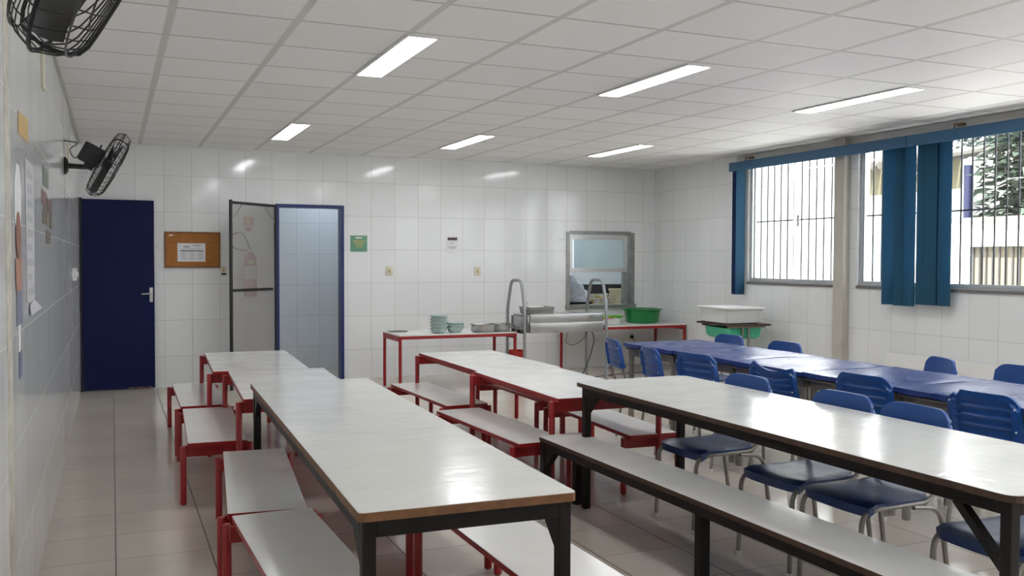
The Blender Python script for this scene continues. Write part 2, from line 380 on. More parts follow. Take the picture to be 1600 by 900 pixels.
# ------------------------------------------------------------------ corridor behind the open doorway
struct(MB().box(.4, 4.6, 12.25, 12.37, 0, HC + .3).build('wall_corridor', m_wallC, smooth=False))
struct(MB().box(.3, .4, YF + .14, 12.25, 0, HC + .3).build('wall_corridor_left', m_wallS, smooth=False))
struct(MB().box(4.6, 4.7, YF + .14, 12.25, 0, HC + .3).build('wall_corridor_right', m_wallS, smooth=False))
struct(MB().box(.4, 4.6, YF + .14, 12.25, HC, HC + .05).build('ceiling_corridor', m_white, smooth=False))
# kitchen behind the hatch
struct(MB().box(4.7, 9.6, 13.6, 13.7, 0, HC + .3).build('wall_kitchen', m_wallK, smooth=False))
struct(MB().box(9.6, 9.7, YF + .14, 13.7, 0, HC + .3).build('wall_kitchen_right', m_wallK, smooth=False))
struct(MB().box(4.7, 4.8, YF + 1.3, 13.6, 0, HC + .3).build('wall_kitchen_left', m_wallK, smooth=False))
struct(MB().box(XR + .15, 9.6, YF + .02, YF + .14, 0, HC + .3).build('wall_kitchen_front', m_white, smooth=False))
struct(MB().box(XR + .15, 9.7, YF + .02, 13.7, -.12, 0).build('floor_kitchen', m_floor, smooth=False))
struct(MB().box(4.8, 9.6, YF + .14, 13.6, HC, HC + .05).build('ceiling_kitchen', m_white, smooth=False))

# door frame
df = struct(MB().box(DOORX0 + .001, DOORX0 + .04, YF - .02, YF + .139, .001, DOORZ - .001, .003)
  .box(DOORX1 - .04, DOORX1 - .001, YF - .02, YF + .139, .001, DOORZ - .001, .003)
  .box(DOORX0 + .04, DOORX1 - .04, YF - .02, YF + .139, DOORZ - .04, DOORZ - .001, .003).build('door_2', m_frame_blue, smooth=False))
# closed navy door in the far left corner
d1 = bpy.data.objects.new('door_1', None); COL.objects.link(d1); struct(d1); d1.location = (.063, YF - .03, 0)
MB().box(-.355, .37, -.02, .02, .012, 2.095, .004).build('door_leaf', m_navy, d1, smooth=False)
MB().box(-.383, -.357, -.01, .028, .003, 2.11).build('door_jamb', mat('dark_jamb', lin(20, 24, 40), .5), d1, smooth=False)
mb = MB(); mb.box(.318, .352, -.027, -.0205, .97, 1.13, .003)
hd = mb.build('handle_plate', m_alu, d1)
mb = MB(); mb.tube([(.335, -.027, 1.065), (.335, -.058, 1.065)], .009, 8); mb.tube(arc([(.335, -.058, 1.065), (.33, -.062, 1.065), (.235, -.06, 1.062)], 4, .02), [.009] * 7 + [.008] if False else .0085, 8)
mb.build('lever', m_alu, hd)
mb = MB(); random.seed(3)
for k in range(16):
    x = .10 + .015 * k + random.uniform(-.006, .006); q = random.uniform(.006, .016)
    mb.add([(x - q, -.0206, .013), (x + q, -.0206, .013), (x + q * .6, -.0206, .013 + q * 1.1), (x - q * .5, -.0206, .013 + q * 1.3)], [(0, 1, 2, 3)])
mb.build('bare_patch', mat('chipped_wood', lin(140, 110, 90), .8), d1, smooth=False, normals=False)
# open mesh door (insect screen) hinged on the left jamb of the doorway
md = thing('screen_door', 'black framed insect screen door standing open against the tiles', 'screen door', (1.765, YF - .035, 0), math.atan2(-.56 + .035, -.57))
L_ = .79
mb = MB(); t = .032
for (x0, x1, z0, z1) in ((0, t, .03, 2.085), (L_ - t, L_, .004, 2.10), (t, L_ - t, 2.055, 2.085), (t, L_ - t, .09, .125)): mb.box(x0, x1, -.012, .012, z0, z1, .003)
mb.build('frame', m_blackm, md, smooth=False)
MB().box(.07, L_ - t, -.011, .011, 1.09, 1.12, .003).build('crossbar', m_blackm, md, smooth=False)
for s_ in (0, 1):
    x0, x1 = (t, t + .17) if s_ == 0 else (L_ - t, L_ - t - .17)
    MB().tube([(x0, 0, 2.055 - .17), (x1, 0, 2.055)], .009, 6).build('corner_brace', m_gmetal, md)
MB().box(t, L_ - t, -.0015, .0015, .125, 2.055).build('insect_mesh', m_screen, md, smooth=False)

# serving hatch: sash window pushed up
m_dsteel = mat('dull_steel', (.33, .325, .31, 1), .38, metal=.85, noise=.2, nscale=12)
hr = bpy.data.objects.new('window_5', None); COL.objects.link(hr); struct(hr); hr.location = ((HX0 + HX1) / 2, YF, HZ0)
mb = MB(); hw = (HX1 - HX0) / 2; hh = HZ1 - HZ0
mb.box(-hw - .02, -hw + .03, -.015, .139, 0.0, hh); mb.box(hw - .035, hw + .03, -.015, .139, 0.0, hh)
mb.box(-hw + .03, hw - .035, -.015, .139, hh - .03, hh + .015); mb.box(-hw - .03, hw + .05, -.03, .145, -.04, .012)
mb.build('window_frame', m_dsteel, hr, smooth=False)
mb = MB(); z0, z1, x0, x1 = .455, .955, -hw + .034, hw - .075
mb.box(x0, x0 + .045, .005, .045, z0, z1, .003); mb.box(x1 - .05, x1, .005, .045, z0, z1, .003); mb.box(x0 + .045, x1 - .05, .005, .045, z0, z0 + .055, .003); mb.box(x0 + .045, x1 - .05, .005, .045, z1 - .06, z1, .003)
sash = mb.build('sash', m_alu, hr, smooth=False)
MB().box(x0 + .045, x1 - .05, .022, .027, z0 + .055, z1 - .06).build('pane', m_glassk, sash, smooth=False)
MB().box(hw - .115, hw - .085, .05, .10, .012, z0, .002).build('track', m_dsteel, hr, smooth=False)

# ------------------------------------------------------------------ ceiling lamps
lab = {0: 'near left', 1: 'near middle', 2: 'near right'}
LX = [(1.535, 'left'), (3.40, 'middle'), (5.27, 'right')]
LY = [(5.02, 'nearer'), (8.70, 'far'), (1.33, 'overhead'), (-2.3, 'back')]  # overhead and back rows are out of view, added to light the room
proto = None
for (y, rn) in LY:
    for (x, cn) in LX:
        if proto is None:
            proto = r_ = thing('ceiling_lamp', '', 'ceiling light', (x, y, HC))
            mb = MB(); mb.box(-.008, .188, -.01, 0.006, -.012, -.0005); mb.box(-.008, .188, 1.199, 1.215, -.012, -.0005); mb.box(-.008, .006, .006, 1.199, -.012, -.0005); mb.box(.174, .188, .006, 1.199, -.012, -.0005)
            mb.build('lamp_frame', m_lampF, r_, smooth=False)
            MB().box(.006, .174, .006, 1.199, -.007, -.0008).build('diffuser', m_lampE, r_, smooth=False)
        else:
            r_ = copy_tree(proto); r_.location = (x, y, HC)
        r_['group'] = 'recessed strip lights in the ceiling grid'
        r_['label'] = {'nearer': 'bright recessed strip light, %s of the nearer row of three', 'far': 'bright recessed strip light, %s of the row nearest the far wall',
                       'overhead': 'unseen recessed strip light added above the camera to light the room, %s one', 'back': 'unseen recessed strip light added behind the camera to light the room, %s one'}[rn] % cn
lc = thing('corridor_lamp', 'ceiling light in the corridor behind the open doorway', 'ceiling light', (2.6, 11.6, HC))
MB().box(-.3, .3, -.15, .15, -.04, -.001, .006).build('diffuser', emit('corridor_diffuser', (.80, .9, 1, 1), 9), lc)
lk = thing('kitchen_lamp', 'ceiling light in the kitchen behind the serving hatch', 'ceiling light', (6.6, 12.3, HC))
MB().box(-.6, .6, -.15, .15, -.04, -.001, .006).build('diffuser', emit('kitchen_diffuser', (.95, .97, 1, 1), 22), lk)

# ------------------------------------------------------------------ red school tables and benches
def make_red(kind, W, L, H, leg_r=.0185, rail_h=.065, out=.024):
    """white top with a red edge on a red frame; legs stand just outside the long sides. Origin on the floor at the middle."""
    r_ = thing('table' if kind == 'table' else 'bench', '', kind)
    hw, hl, T = W / 2, L / 2, .024
    mb = MB(); mb.prism(rrect(-hw, hw, -hl, hl, .008, 2), H - T, H - .0015)
    mb.mi = 1; mb.prism(rrect(-hw + .0015, hw - .0015, -hl + .0015, hl - .0015, .008, 2), H - .0015, H)
    mb.build('tabletop' if kind == 'table' else 'seat', [m_red, m_lam], r_, smooth=False)
    for sy in (-1, 1):
        y = sy * (hl - .036)
        yr = sy * (hl - .070)
        MB().box(-hw - out + .004, hw + out - .004, yr - .0155, yr + .0155, H - T - .003 - rail_h, H - T - .0005, .004).build('end_rail', m_red, r_, smooth=False)
        for sx in (-1, 1):
            x = sx * (hw + out)
            mb = MB(); zt = H - .022
            mb.lathe([(leg_r * .7, .0), (leg_r, .006), (leg_r, zt - .006), (leg_r * .8, zt)], 14, cx=x, cy=y)
            mb.build('leg', m_red, r_)
    if kind == 'bench':
        MB().box(-.018, .018, -hl + .087, hl - .087, H - T - .03, H - T - .0005).build('centre_rail', m_red, r_, smooth=False)
    else:
        for sx in (-1, 1):
            MB().box(sx * (hw - .05) - .012, sx * (hw - .05) + .012, -hl + .087, hl - .087, H - T - .032, H - T - .0005).build('side_rail', m_red, r_, smooth=False)
    return r_
tab0 = make_red('table', .69, 1.44, .63); ben0 = make_red('bench', .335, 1.33, .37)
used = {}
def place(proto, key, x, y, rz, label, group):
    o = proto if key not in used else copy_tree(proto)
    used[key] = 1; o.location = (x, y, 0); o.rotation_euler = (0, 0, R(rz)); o['label'] = label; o['group'] = group; return o
GT = 'low white tables with red frames'; GB = 'low white benches with red frames'
place(tab0, 't', 1.047, 7.724, -2.6, 'red-framed white table of the left row, the one nearest the mesh door', GT)
place(tab0, 't', 1.080, 6.262, -2.9, 'red-framed white table butted against the far end of the black-legged table', GT)
place(tab0, 't', 2.770, 5.600, -.7, 'red-framed white table of the middle row, half hidden by the long table beside the chairs', GT)
place(tab0, 't', 2.815, 7.048, -.2, 'red-framed white table of the middle row nearest the serving trolley', GT)
place(ben0, 'b', .628, 7.795, -.6, 'red-framed white bench farthest along the left wall, near the blue door', GB)
place(ben0, 'b', .595, 6.345, -2.6, 'red-framed white bench second from the blue door on the left side', GB)
place(ben0, 'b', .668, 4.690, -5.3, 'red-framed white bench skewed under the left side of the black-legged table', GB)
place(ben0, 'b', .637, 3.345, 1.5, 'red-framed white bench nearest the camera on the left', GB)
place(ben0, 'b', 1.432, 3.262, .4, 'red-framed white bench showing under the near end of the black-legged table', GB)
place(ben0, 'b', 1.420, 4.620, 0, 'red-framed bench hidden under the black-legged table, only two legs showing', GB)
place(ben0, 'b', 1.435, 6.22, 0, 'red-framed bench beyond the black-legged table, only a leg and rail showing', GB)
place(ben0, 'b', 1.46, 7.72, 0, 'red-framed bench behind the far left table, mostly out of sight', GB)
place(ben0, 'b', 2.405, 7.100, 2.0, 'red-framed white bench left of the middle tables, nearer the stacked bowls', GB)
place(ben0, 'b', 2.322, 5.605, 2.6, 'red-framed white bench left of the middle tables, ending at the black bench', GB)
place(ben0, 'b', 3.125, 5.565, -3.0, 'red-framed white bench on the right of the middle tables, behind the black table leg', GB)
place(ben0, 'b', 3.200, 7.085, 0, 'red-framed white bench farther back on the right under the middle table edge', GB)

# serving table and hatch table against the far wall: same red tube, corner legs, no overhang
def make_side_table(name, W, D, H, label, loc):
    r_ = thing(name, label, 'table', loc)
    hw, hd = W / 2, D / 2
    mb = MB(); mb.prism(rrect(-hw, hw, -hd, hd, .01, 2), H - .014, H)
    mb.build('tabletop', m_lam, r_, smooth=False)
    mb = MB(); q = .036
    mb.box(-hw + .002, hw - .002, -hd, -hd + q, H - .05, H - .0145, .004); mb.box(-hw + .002, hw - .002, hd - q, hd, H - .05, H - .0145, .004)
    mb.build('long_rail', m_red, r_, smooth=False)
    for sx in (-1, 1):
        x = sx * (hw - q / 2)
        mb = MB(); mb.box(x - q / 2, x + q / 2, -hd + q, hd - q, H - .075, H - .0145, .004); mb.build('end_rail', m_red, r_, smooth=False)
        for sy in (-1, 1):
            y = sy * (hd - q / 2)
            MB().lathe([(.017, 0), (.0185, .01), (.0185, H - .0145)], 12, cx=x, cy=y).build('leg', m_red, r_)
    return r_
make_side_table('serving_table', 1.40, .66, .628, 'white serving table on red legs carrying bowls and steel pans by the far wall', (3.555, 10.0, 0))
make_side_table('hatch_table', 1.49, .74, .622, 'white table on red legs under the serving hatch with green basins', (6.178, 10.58, 0))

# ------------------------------------------------------------------ black timber tables and bench
def make_black(name, label, cat, W, L, H, loc, rz, leg=.04, ins=.045, T=.028, rail=.05, rad=.02, mids=(), strut=False, lam=None, edge=None, topname='tabletop'):
    r_ = thing(name, label, cat, loc, R(rz)); hw, hl = W / 2, L / 2
    mb = MB(); mb.prism(rrect(-hw, hw, -hl, hl, rad, 5), H - T, H - .002)
    mb.mi = 1; mb.prism(rrect(-hw + .001, hw - .001, -hl + .001, hl - .001, rad, 5), H - .002, H)
    mb.build(topname, [edge or m_brown, lam or m_lam_wavy], r_, smooth=False)
    zt = H - T - .0008; x0 = hw - ins; y0 = hl - ins
    for sx in (-1, 1):
        MB().box(sx * x0 - leg / 2, sx * x0 + leg / 2, -y0 + leg / 2, y0 - leg / 2, zt - rail, zt, .003).build('side_rail', m_blackw, r_, smooth=False)
        for yy in [-y0, y0]:
            MB().box(sx * x0 - leg / 2, sx * x0 + leg / 2, yy - leg / 2, yy + leg / 2, 0, zt, .003).build('leg', m_blackw, r_, smooth=False)
        for sy in (-1, 1):          # gusset brace under the rail
            g = .11; ya = sy * (y0 - leg / 2)
            if strut and sy < 0:
                MB().box(sx * x0 - leg * .4, sx * x0 + leg * .4, -.125, .125, -.014, .014, 0, Matrix.Translation((0, ya + .083, zt - rail - .083)) @ Matrix.Rotation(R(45), 4, 'X')).build('brace', m_blackw, r_, smooth=False); continue
            a = (sx * x0, ya - sy * g, zt - rail); b = (sx * x0, ya, zt - rail - g)
            mb = MB(); t = leg * .38
            v = []
            for x in (sx * x0 - t, sx * x0 + t): v += [(x, ya, zt - rail), (x, ya - sy * g, zt - rail), (x, ya - sy * (g - .0), zt - rail - .012), (x, ya, zt - rail - g)]
            mb.add(v, [(0, 1, 2, 3), (7, 6, 5, 4), (0, 4, 5, 1), (1, 5, 6, 2), (2, 6, 7, 3), (3, 7, 4, 0)]); mb.build('gusset', m_blackw, r_, smooth=False)
    for yy in mids:
        MB().box(-leg / 2, leg / 2, yy - leg / 2, yy + leg / 2, 0, zt - rail, .003).build('leg', m_blackw, r_, smooth=False)
        MB().box(-x0 + leg / 2, x0 - leg / 2, yy - leg / 2, yy + leg / 2, zt - rail + .0005, zt, .003).build('cross_rail', m_blackw, r_, smooth=False)
    for sy in (-1, 1):
        MB().box(-x0 + leg / 2, x0 - leg / 2, sy * y0 - leg / 2, sy * y0 + leg / 2, zt - rail, zt, .003).build('end_rail', m_blackw, r_, smooth=False)
    return r_
make_black('long_table', 'long white table with chipped brown edges and black legs in the left foreground', 'table', .677, 2.91, .74, (1.012, 3.965, 0), -1.85, leg=.04, ins=.034, rad=.018)
make_black('long_table', 'long glossy white table with black legs beside the row of chairs', 'table', .765, 2.87, .74, (2.868, 3.372, 0), .3, leg=.04, ins=.056, rad=.05, edge=m_dkbrown, T=.024, strut=True)
make_black('long_bench', 'long white bench with black legs in front of the glossy table', 'bench', .285, 3.26, .42, (2.444, 3.255, 0), .7, leg=.05, ins=.036, rad=.03, rail=.045, T=.024, mids=(.205,), lam=m_lam, edge=m_dkbrown, topname='seat')

# ------------------------------------------------------------------ blue school chairs
def make_chair(chip=None):
    """faces +x; origin on the floor under the middle of the seat"""
    r_ = thing('school_chair', '', 'chair')
    # seat: moulded shell with a deep rolled front lip
    nx, ny = 14, 13; top = []; bot = []
    for i in range(nx + 1):
        u = i / nx; x = -.185 + .425 * u; ro, rb = [], []
        hwid = .197 - .012 * (1 - u) - .05 * max(0, .12 - u) / .12 * .8
        for j in range(ny + 1):
            v = -1 + 2 * j / ny; y = hwid * v
            f = max(0, (u - .80) / .20)
            xx = x - (.03 * abs(v) ** 4 if u > .9 else 0) + (.03 * (abs(v) ** 6) if u < .1 else 0)
            z = .443 - .009 * math.exp(-((u - .42) / .34) ** 2) * (1 - v * v * .6) - .014 * f ** 2.2 + .012 * max(0, .25 - u) / .25
            z -= .006 * abs(v) ** 8
            ro.append((xx, y, z)); rb.append((xx - .004, y * .985, z - .014 - .026 * f ** .8))
        top.append(ro); bot.append(rb)
    MB().shell(top, bot).build('seat', m_seat, r_, ang=50)
    # backrest: curved panel, ribs across the rear face
    zs = [.572 + .228 * i / 24 for i in range(25)]; fr, bk = [], []
    for z in zs:
        t = (z - .572) / .228; a, b = [], []
        for j in range(25):
            v = -1 + 2 * j / 24
            ztop = .80 - .045 * max(0, (abs(v) - .62) / .38) ** 2.2
            if chip: ztop = min(ztop, chip(v))
            zz = .572 + (ztop - .572) * t
            y = .2 * v * (1 - .03 * t)
            x = -.245 + .030 * (v * v) - .035 * (t - .5)
            groove = .0 if (t > .80 or abs(v) > .80) else (.0075 if (t * 4.6) % 1 > .16 else 0)
            a.append((x + .005, y, zz)); b.append((x - .012 + groove - (.016 if abs(v) > .82 and t < .84 else 0), y, zz))
        fr.append(a); bk.append(b)
    be = MB().shell(fr, bk).build('backrest', m_cblue, r_, ang=45)
    for sy in (-1, 1):
        for z in (.625, .735):
            x = -.245 + .03 * .81 - .035 * ((z - .572) / .228 - .5) - .0275
            MB().sphere((x, sy * .18, z), .0062, 8, sx=.6).build('rivet', m_cap, be)
        y = sy * .183; g = m_gmetal
        fl = MB().tube(arc([(.248, y, .010), (.232, y, .405), (.10, y * .985, .412)], 7, .09), .0115, 8).build('leg', g, r_)
        MB().lathe([(.014, 0.0), (.0145, .018), (.0118, .022)], 10, cx=.248, cy=y).build('foot_cap', m_cap, fl)
        MB().tube(arc([(.10, y * .985, .412), (-.165, y * .985, .416), (-.205, y * .94, .565), (-.212, y * .94, .60)], 7, .085), .0115, 8).build('back_upright', g, r_)
        rl = MB().tube(arc([(-.05, y * .985, .400), (-.205, y * .985, .385), (-.262, y, .010)], 8, .14), .0115, 8).build('leg', g, r_)
        MB().lathe([(.014, 0.0), (.0145, .018), (.0118, .022)], 10, cx=-.262, cy=y).build('foot_cap', m_cap, rl)
    mb = MB(); mb.tube([(-.12, -.18, .412), (-.12, .18, .412)], .009, 6); mb.tube([(.14, -.18, .408), (.14, .18, .408)], .009, 6); mb.build('cross_tube', m_gmetal, r_)
    return r_
chair0 = make_chair()
def chip_wide(v): return .803 if v < -.86 else (.747 + .035 * abs((v + .2) / .8) ** 2 if v < .80 else .80)
def chip_corner(v): return .772 + .006 * math.sin(v * 40) if v > .62 else .803
first = [True]
def chair(x, y, deg, label, group, src=None):
    if src is None:
        o = chair0 if first[0] else copy_tree(chair0); first[0] = False
    else: o = src
    o.location = (x, y, 0); o.rotation_euler = (0, 0, R(deg)); o['label'] = label; o['group'] = group; return o
G1 = 'blue chairs pushed under the glossy white table'; G2 = 'blue chairs along the near side of the blue tables'; G3 = 'blue chairs along the window side of the blue tables'
chair(3.065, 4.255, 180, 'blue school chair at the far end of the glossy white table', G1)
chair(3.075, 3.520, 181, 'blue school chair second from the far end of the glossy white table', G1)
chair(3.085, 3.090, 179, 'blue school chair third from the far end of the glossy white table', G1)
chair(3.120, 2.395, 178, 'blue school chair at the right edge of the picture under the glossy white table', G1)
def back_at(bx, by, deg, label, group, src=None):
    """place a chair by the top middle of its backrest"""
    d = R(deg); return chair(bx + .258 * math.cos(d), by + .258 * math.sin(d), deg, label, group, src)
back_at(3.800, 6.70, -13, 'blue chair turned sideways at the far corner of the blue tables, nearest the trolley', G2)
back_at(3.690, 5.95, -12, 'blue chair second along the blue tables, slightly turned, slats showing', G2)
back_at(3.740, 5.42, 8, 'blue chair third along the blue tables with an intact rounded backrest', G2)
back_at(3.880, 4.78, 5, 'blue chair with a broken backrest whose top edge dips between two corners', G2, make_chair(chip_wide))
back_at(3.950, 4.06, 4, 'blue chair with intact back standing before the second visible blue table leg', G2)
back_at(3.970, 3.28, 3, 'blue chair with a chipped top left corner on its backrest', G2, make_chair(chip_corner))
back_at(4.985, 6.66, 180, 'blue chair on the window side in front of the white tub', G3)
back_at(4.985, 5.93, 180, 'blue chair on the window side, before the wall left of the column', G3)
back_at(5.140, 4.54, 158, 'blue chair turned to show its glossy front beside the leaning white board', G3)
back_at(5.230, 4.00, 180, 'blue chair on the window side at the right edge of the picture', G3)

# ------------------------------------------------------------------ blue covered tables
def make_blue():
    r_ = thing('school_table', '', 'table'); hw, hl, H = .395, .371, .755
    nx = 14; top, bot = [], []
    for i in range(nx + 1):
        a, b = [], []
        for j in range(nx + 1):
            u, v = -1 + 2 * i / nx, -1 + 2 * j / nx
            z = H - .004 + .004 * math.sin(3.1 * u + 2 * v) * math.sin(2.3 * v + 1) - .006 * max(abs(u), abs(v)) ** 14
            a.append((u * hw, v * hl, z)); b.append((u * hw, v * hl, z - .030 - .004 * math.sin(9 * v + 5 * u)))
        top.append(a); bot.append(b)
    MB().shell(top, bot).build('vinyl_cover', m_vinyl, r_, ang=30)
    MB().box(-hw + .012, hw - .012, -hl + .012, hl - .012, H - .062, H - .050, .002).build('tabletop', m_tablewood, r_, smooth=False)
    mb = MB()
    for sx in (-1, 1): mb.box(sx * (hw - .05) - .012, sx * (hw - .05) + .012, -hl + .03, hl - .03, H - .115, H - .0625)
    for sy in (-1, 1): mb.box(-hw + .062, hw - .062, sy * (hl - .042) - .012, sy * (hl - .042) + .012, H - .115, H - .0625)
    mb.build('apron', m_tablewood, r_, smooth=False)
    for sx in (-1, 1):
        for sy in (-1, 1):
            MB().lathe([(.022, 0), (.025, .012), (.025, H - .1155)], 14, cx=sx * (hw - .055), cy=sy * (hl - .05)).build('leg', m_gmetal, r_)
    return r_
bt0 = make_blue()
bl = ['farthest blue covered table, end of the row by the trolley', 'second blue covered table from the trolley end', 'third blue covered table of the row, beside the chair with the broken back',
      'fourth blue covered table from the trolley end, behind the chipped chair', 'blue covered table at the right edge of the picture', 'blue covered table just outside the right of the picture']
for i, s_ in enumerate(bl):
    o = bt0 if i == 0 else copy_tree(bt0)
    o.location = (4.415 + [0, .012, -.006, .004, .01, 0][i], 6.505 - .7455 * i, [0, -.0, .0, 0, 0, 0][i]); o.rotation_euler = (0, 0, R([.2, -.2, .15, -.1, .1, 0][i])); o['label'] = s_; o['group'] = 'blue covered tables in a row'

# ------------------------------------------------------------------ stainless serving trolley
tr = thing('serving_trolley', 'stainless steel heated serving trolley with two tall tube hoops', 'trolley', (4.83, 9.80, 0))
mb = MB(); X0, X1, Y0, Y1 = -.475, .50, -.195, .215
mb.box(X0, X1, Y0, Y1, .615, .80, .006); mb.build('body', m_steel, tr)
mb = MB()
top = [(X0 + .01, Y0 - .004, .825), (X1 - .005, Y0 - .004, .825), (X1 - .005, Y0 - .02, .735), (X0 + .01, Y0 - .02, .735)]
mb.box(X0 + .02, X1 - .004, Y0 - .020, Y0 - .001, .735, .828, .004); mb.box(X0 + .02, X1 - .004, Y0 - .034, Y0 - .001, .612, .728, .004); mb.build('front_panel', m_steel, tr)
MB().box(X0 - .035, X0 - .001, Y0 + .03, Y1 - .02, .60, .80, .004).build('side_box', m_steel, tr)
mb = MB(); mb.box(X0, X1, Y0 + .0, Y1, .8005, .815, .003); mb.build('top_rim', m_steel, tr)
for x in (-.53, .53):
    pts = arc([(x, -.24, .02), (x, -.24, .88), (x + .004, -.135, 1.215), (x + .004, .155, 1.215), (x, .255, .88), (x, .255, .02)], 8, .085)
    MB().tube(pts, .0185, 12).build('hoop', m_tube, tr)
    for y in (-.235, .25):
        mb = MB(); mb.tube([(x, y - .012, .026), (x, y + .012, .026)], .025, 14); mb.build('castor', m_black, tr)
    MB().tube([(x, -.235, .66), (x, .25, .66)], .010, 8).build('side_rail', m_tube, tr)
for k in range(3):
    x = -.14 + .235 * k
    MB().box(x, x + .215, Y0 + .04, Y1 - .05, .8152, .823, .006).build('pan_lid', m_steel, tr)
    MB().tube(arc([(x + .08, .0, .823), (x + .08, .0, .84), (x + .14, .0, .84), (x + .14, .0, .823)], 3, .01), .004, 6).build('lid_handle', m_steel, tr)
# raised food pan on the trolley, with ladle handle
def gastro(name, label, w_, d_, h_, loc, rz=0, rnd=.05, mat_=None):
    r_ = thing(name, label, 'pan', loc, rz)
    def ring(hw, hd, r, z): return [(x, y, z) for x, y in rrect(-hw, hw, -hd, hd, r, 4)]
    prof = [ring(w_ / 2 * .80, d_ / 2 * .78, rnd, .0), ring(w_ / 2 * .90, d_ / 2 * .88, rnd, .012), ring(w_ / 2 * .96, d_ / 2 * .95, rnd, h_ - .004), ring(w_ / 2 * 1.02, d_ / 2 * 1.03, rnd, h_), ring(w_ / 2 * 1.02, d_ / 2 * 1.03, rnd, h_ + .003),
            ring(w_ / 2 * .94, d_ / 2 * .93, rnd, h_ + .002), ring(w_ / 2 * .88, d_ / 2 * .86, rnd, .016)]
    mb = MB(); n = len(prof[0]); v = [p for r1 in prof for p in r1]; f = []
    for i in range(len(prof) - 1):
        for k in range(n): f.append((i * n + k, i * n + (k + 1) % n, (i + 1) * n + (k + 1) % n, (i + 1) * n + k))
    f.append(tuple(range(n - 1, -1, -1))); f.append(tuple((len(prof) - 1) * n + k for k in range(n)))
    mb.add(v, f); mb.build('pan_body', mat_ or m_steel, r_, ang=50); return r_
gp = gastro('food_pan', 'deep steel food pan raised on the left end of the trolley', .36, .30, .088, (4.57, 9.82, .8155), 0, .03)
MB().tube(smooth_path([(-.10, .0, .03), (-.115, 0, .10), (-.12, 0, .15)], 4), .004, 6).build('ladle_handle', m_steel, gp)
gastro('steel_pan', 'oval steel pan on the serving table, next to the pale bowls', .31, .24, .088, (3.895, 9.80, .629), .05, .09)
gastro('steel_pan', 'oval steel pan at the right end of the serving table', .31, .22, .058, (4.085, 10.02, .629), -.05, .09) if False else gastro('steel_pan', 'oval steel pan at the right end of the serving table', .26, .22, .085, (4.105, 9.835, .629), -.04, .085)
# stacked bowls: every bowl a thing
def make_bowl():
    mb = MB(); mb.lathe([(.05, 0), (.062, .001), (.082, .016), (.092, .040), (.102, .050), (.104, .055), (.101, .056), (.090, .046), (.079, .020), (.05, .004)], 26)
    return mb.build('bowl', m_bowl)
bw0 = make_bowl(); nb = 0
ords = ['bottom', 'second from bottom', 'third from bottom', 'fourth from bottom', 'fifth from bottom', 'sixth from bottom', 'top']
for (x, y, n, st) in ((3.365, 9.83, 5, 'tall'), (3.575, 9.88, 3, 'short')):
    for k in range(n):
        o = bw0 if nb == 0 else bw0.copy()
        if nb: COL.objects.link(o)
        nb += 1; o.location = (x + random.uniform(-.003, .003), y + random.uniform(-.003, .003), .629 + (.036 if st == 'tall' else .026) * k); o.rotation_euler = (0, 0, random.random() * 6)
        tag(o, 'pale green bowl, %s of the %s stack on the serving table' % (ords[k] if k < n - 1 else 'top', st), 'bowl', 'pale bowls stacked on the serving table')
pad = thing('cutting_board', 'small grey tray lying on the left end of the serving table', 'tray', (2.98, 10.16, .629), .1)
MB().box(-.10, .10, -.06, .06, 0, .010, .004).build('board', mat('grey_tray', lin(96, 96, 92), .5), pad)
# red basin standing on the floor behind
rb = thing('red_bucket', 'red plastic bucket on the floor behind the serving table leg', 'bucket', (4.46, 10.17, 0))
MB().lathe([(.085, 0), (.09, .004), (.118, .345), (.128, .35), (.128, .362), (.116, .36), (.086, .012)], 24).build('bucket_body', mat('red_plastic', lin(185, 36, 24), .4), rb)

# basins on the hatch table
def basin(name, label, r, h, loc, m, taper=.86):
    t = thing(name, label, 'basin', loc)
    MB().lathe([(r * taper * .9, 0), (r * taper, .006), (r * .955, h * .9), (r * .97, h - .014), (r * 1.07, h - .010), (r * 1.08, h), (r * .96, h), (r * .93, h * .88), (r * taper * .93, .012)], 36).build('basin_body', m, t)
    mb = MB()
    for s_ in (-1, 1): mb.box(s_ * r * 1.075 - .012, s_ * r * 1.075 + .012, -.05, .05, h - .016, h - .004, .003)
    mb.build('handle', m, t); return t
basin('green_basin', 'large dark green plastic basin on the table under the hatch', .252, .185, (6.50, 10.62, .623), m_green)
basin('lime_basin', 'small lime green basin beside the large green one', .13, .095, (6.085, 10.70, .623), m_lime)
wt = gastro('white_tray', 'white plastic tray with food on the hatch table beside the trolley', .28, .2, .075, (5.87, 10.42, .623), 0, .02, m_tub)
mb = MB(); random.seed(5)
for k in range(9): mb.sphere((random.uniform(-.08, .08), random.uniform(-.05, .05), .07 + random.uniform(-.01, .012)), random.uniform(.016, .026), 8)
fo = mb.build('food_pile', mat('baked_food', lin(150, 110, 62), .7, noise=.3, nscale=30), wt); fo['kind'] = 'stuff'

# trolley cables
def cable(name, label, pts, r=.004, m=m_black):
    o = MB().tube(smooth_path(pts, 8), r, 6).build(name, m); return tag(o, label, 'cable')
cable('power_cable', 'black power cable hanging from under the trolley to the floor', [(5.25, 9.72, .604), (5.27, 9.70, .50), (5.22, 9.71, .30), (5.15, 9.75, .10), (5.10, 9.86, .012), (4.98, 10.0, .012), (4.86, 9.92, .012), (5.0, 9.76, .012), (5.16, 9.72, .012)], .0055)
cable('looped_cable', 'thin black cable looping loosely under the trolley', [(5.18, 9.70, .604), (5.12, 9.69, .52), (5.0, 9.68, .455), (4.90, 9.69, .48), (4.91, 9.70, .57), (4.94, 9.72, .607)], .0035)
cable('floor_cable', 'black cable lying on the floor along the far wall', [(5.12, 9.86, .006), (5.45, 10.05, .006), (5.9, 10.2, .006), (6.45, 10.32, .006), (6.7, 10.9, .006)], .006)
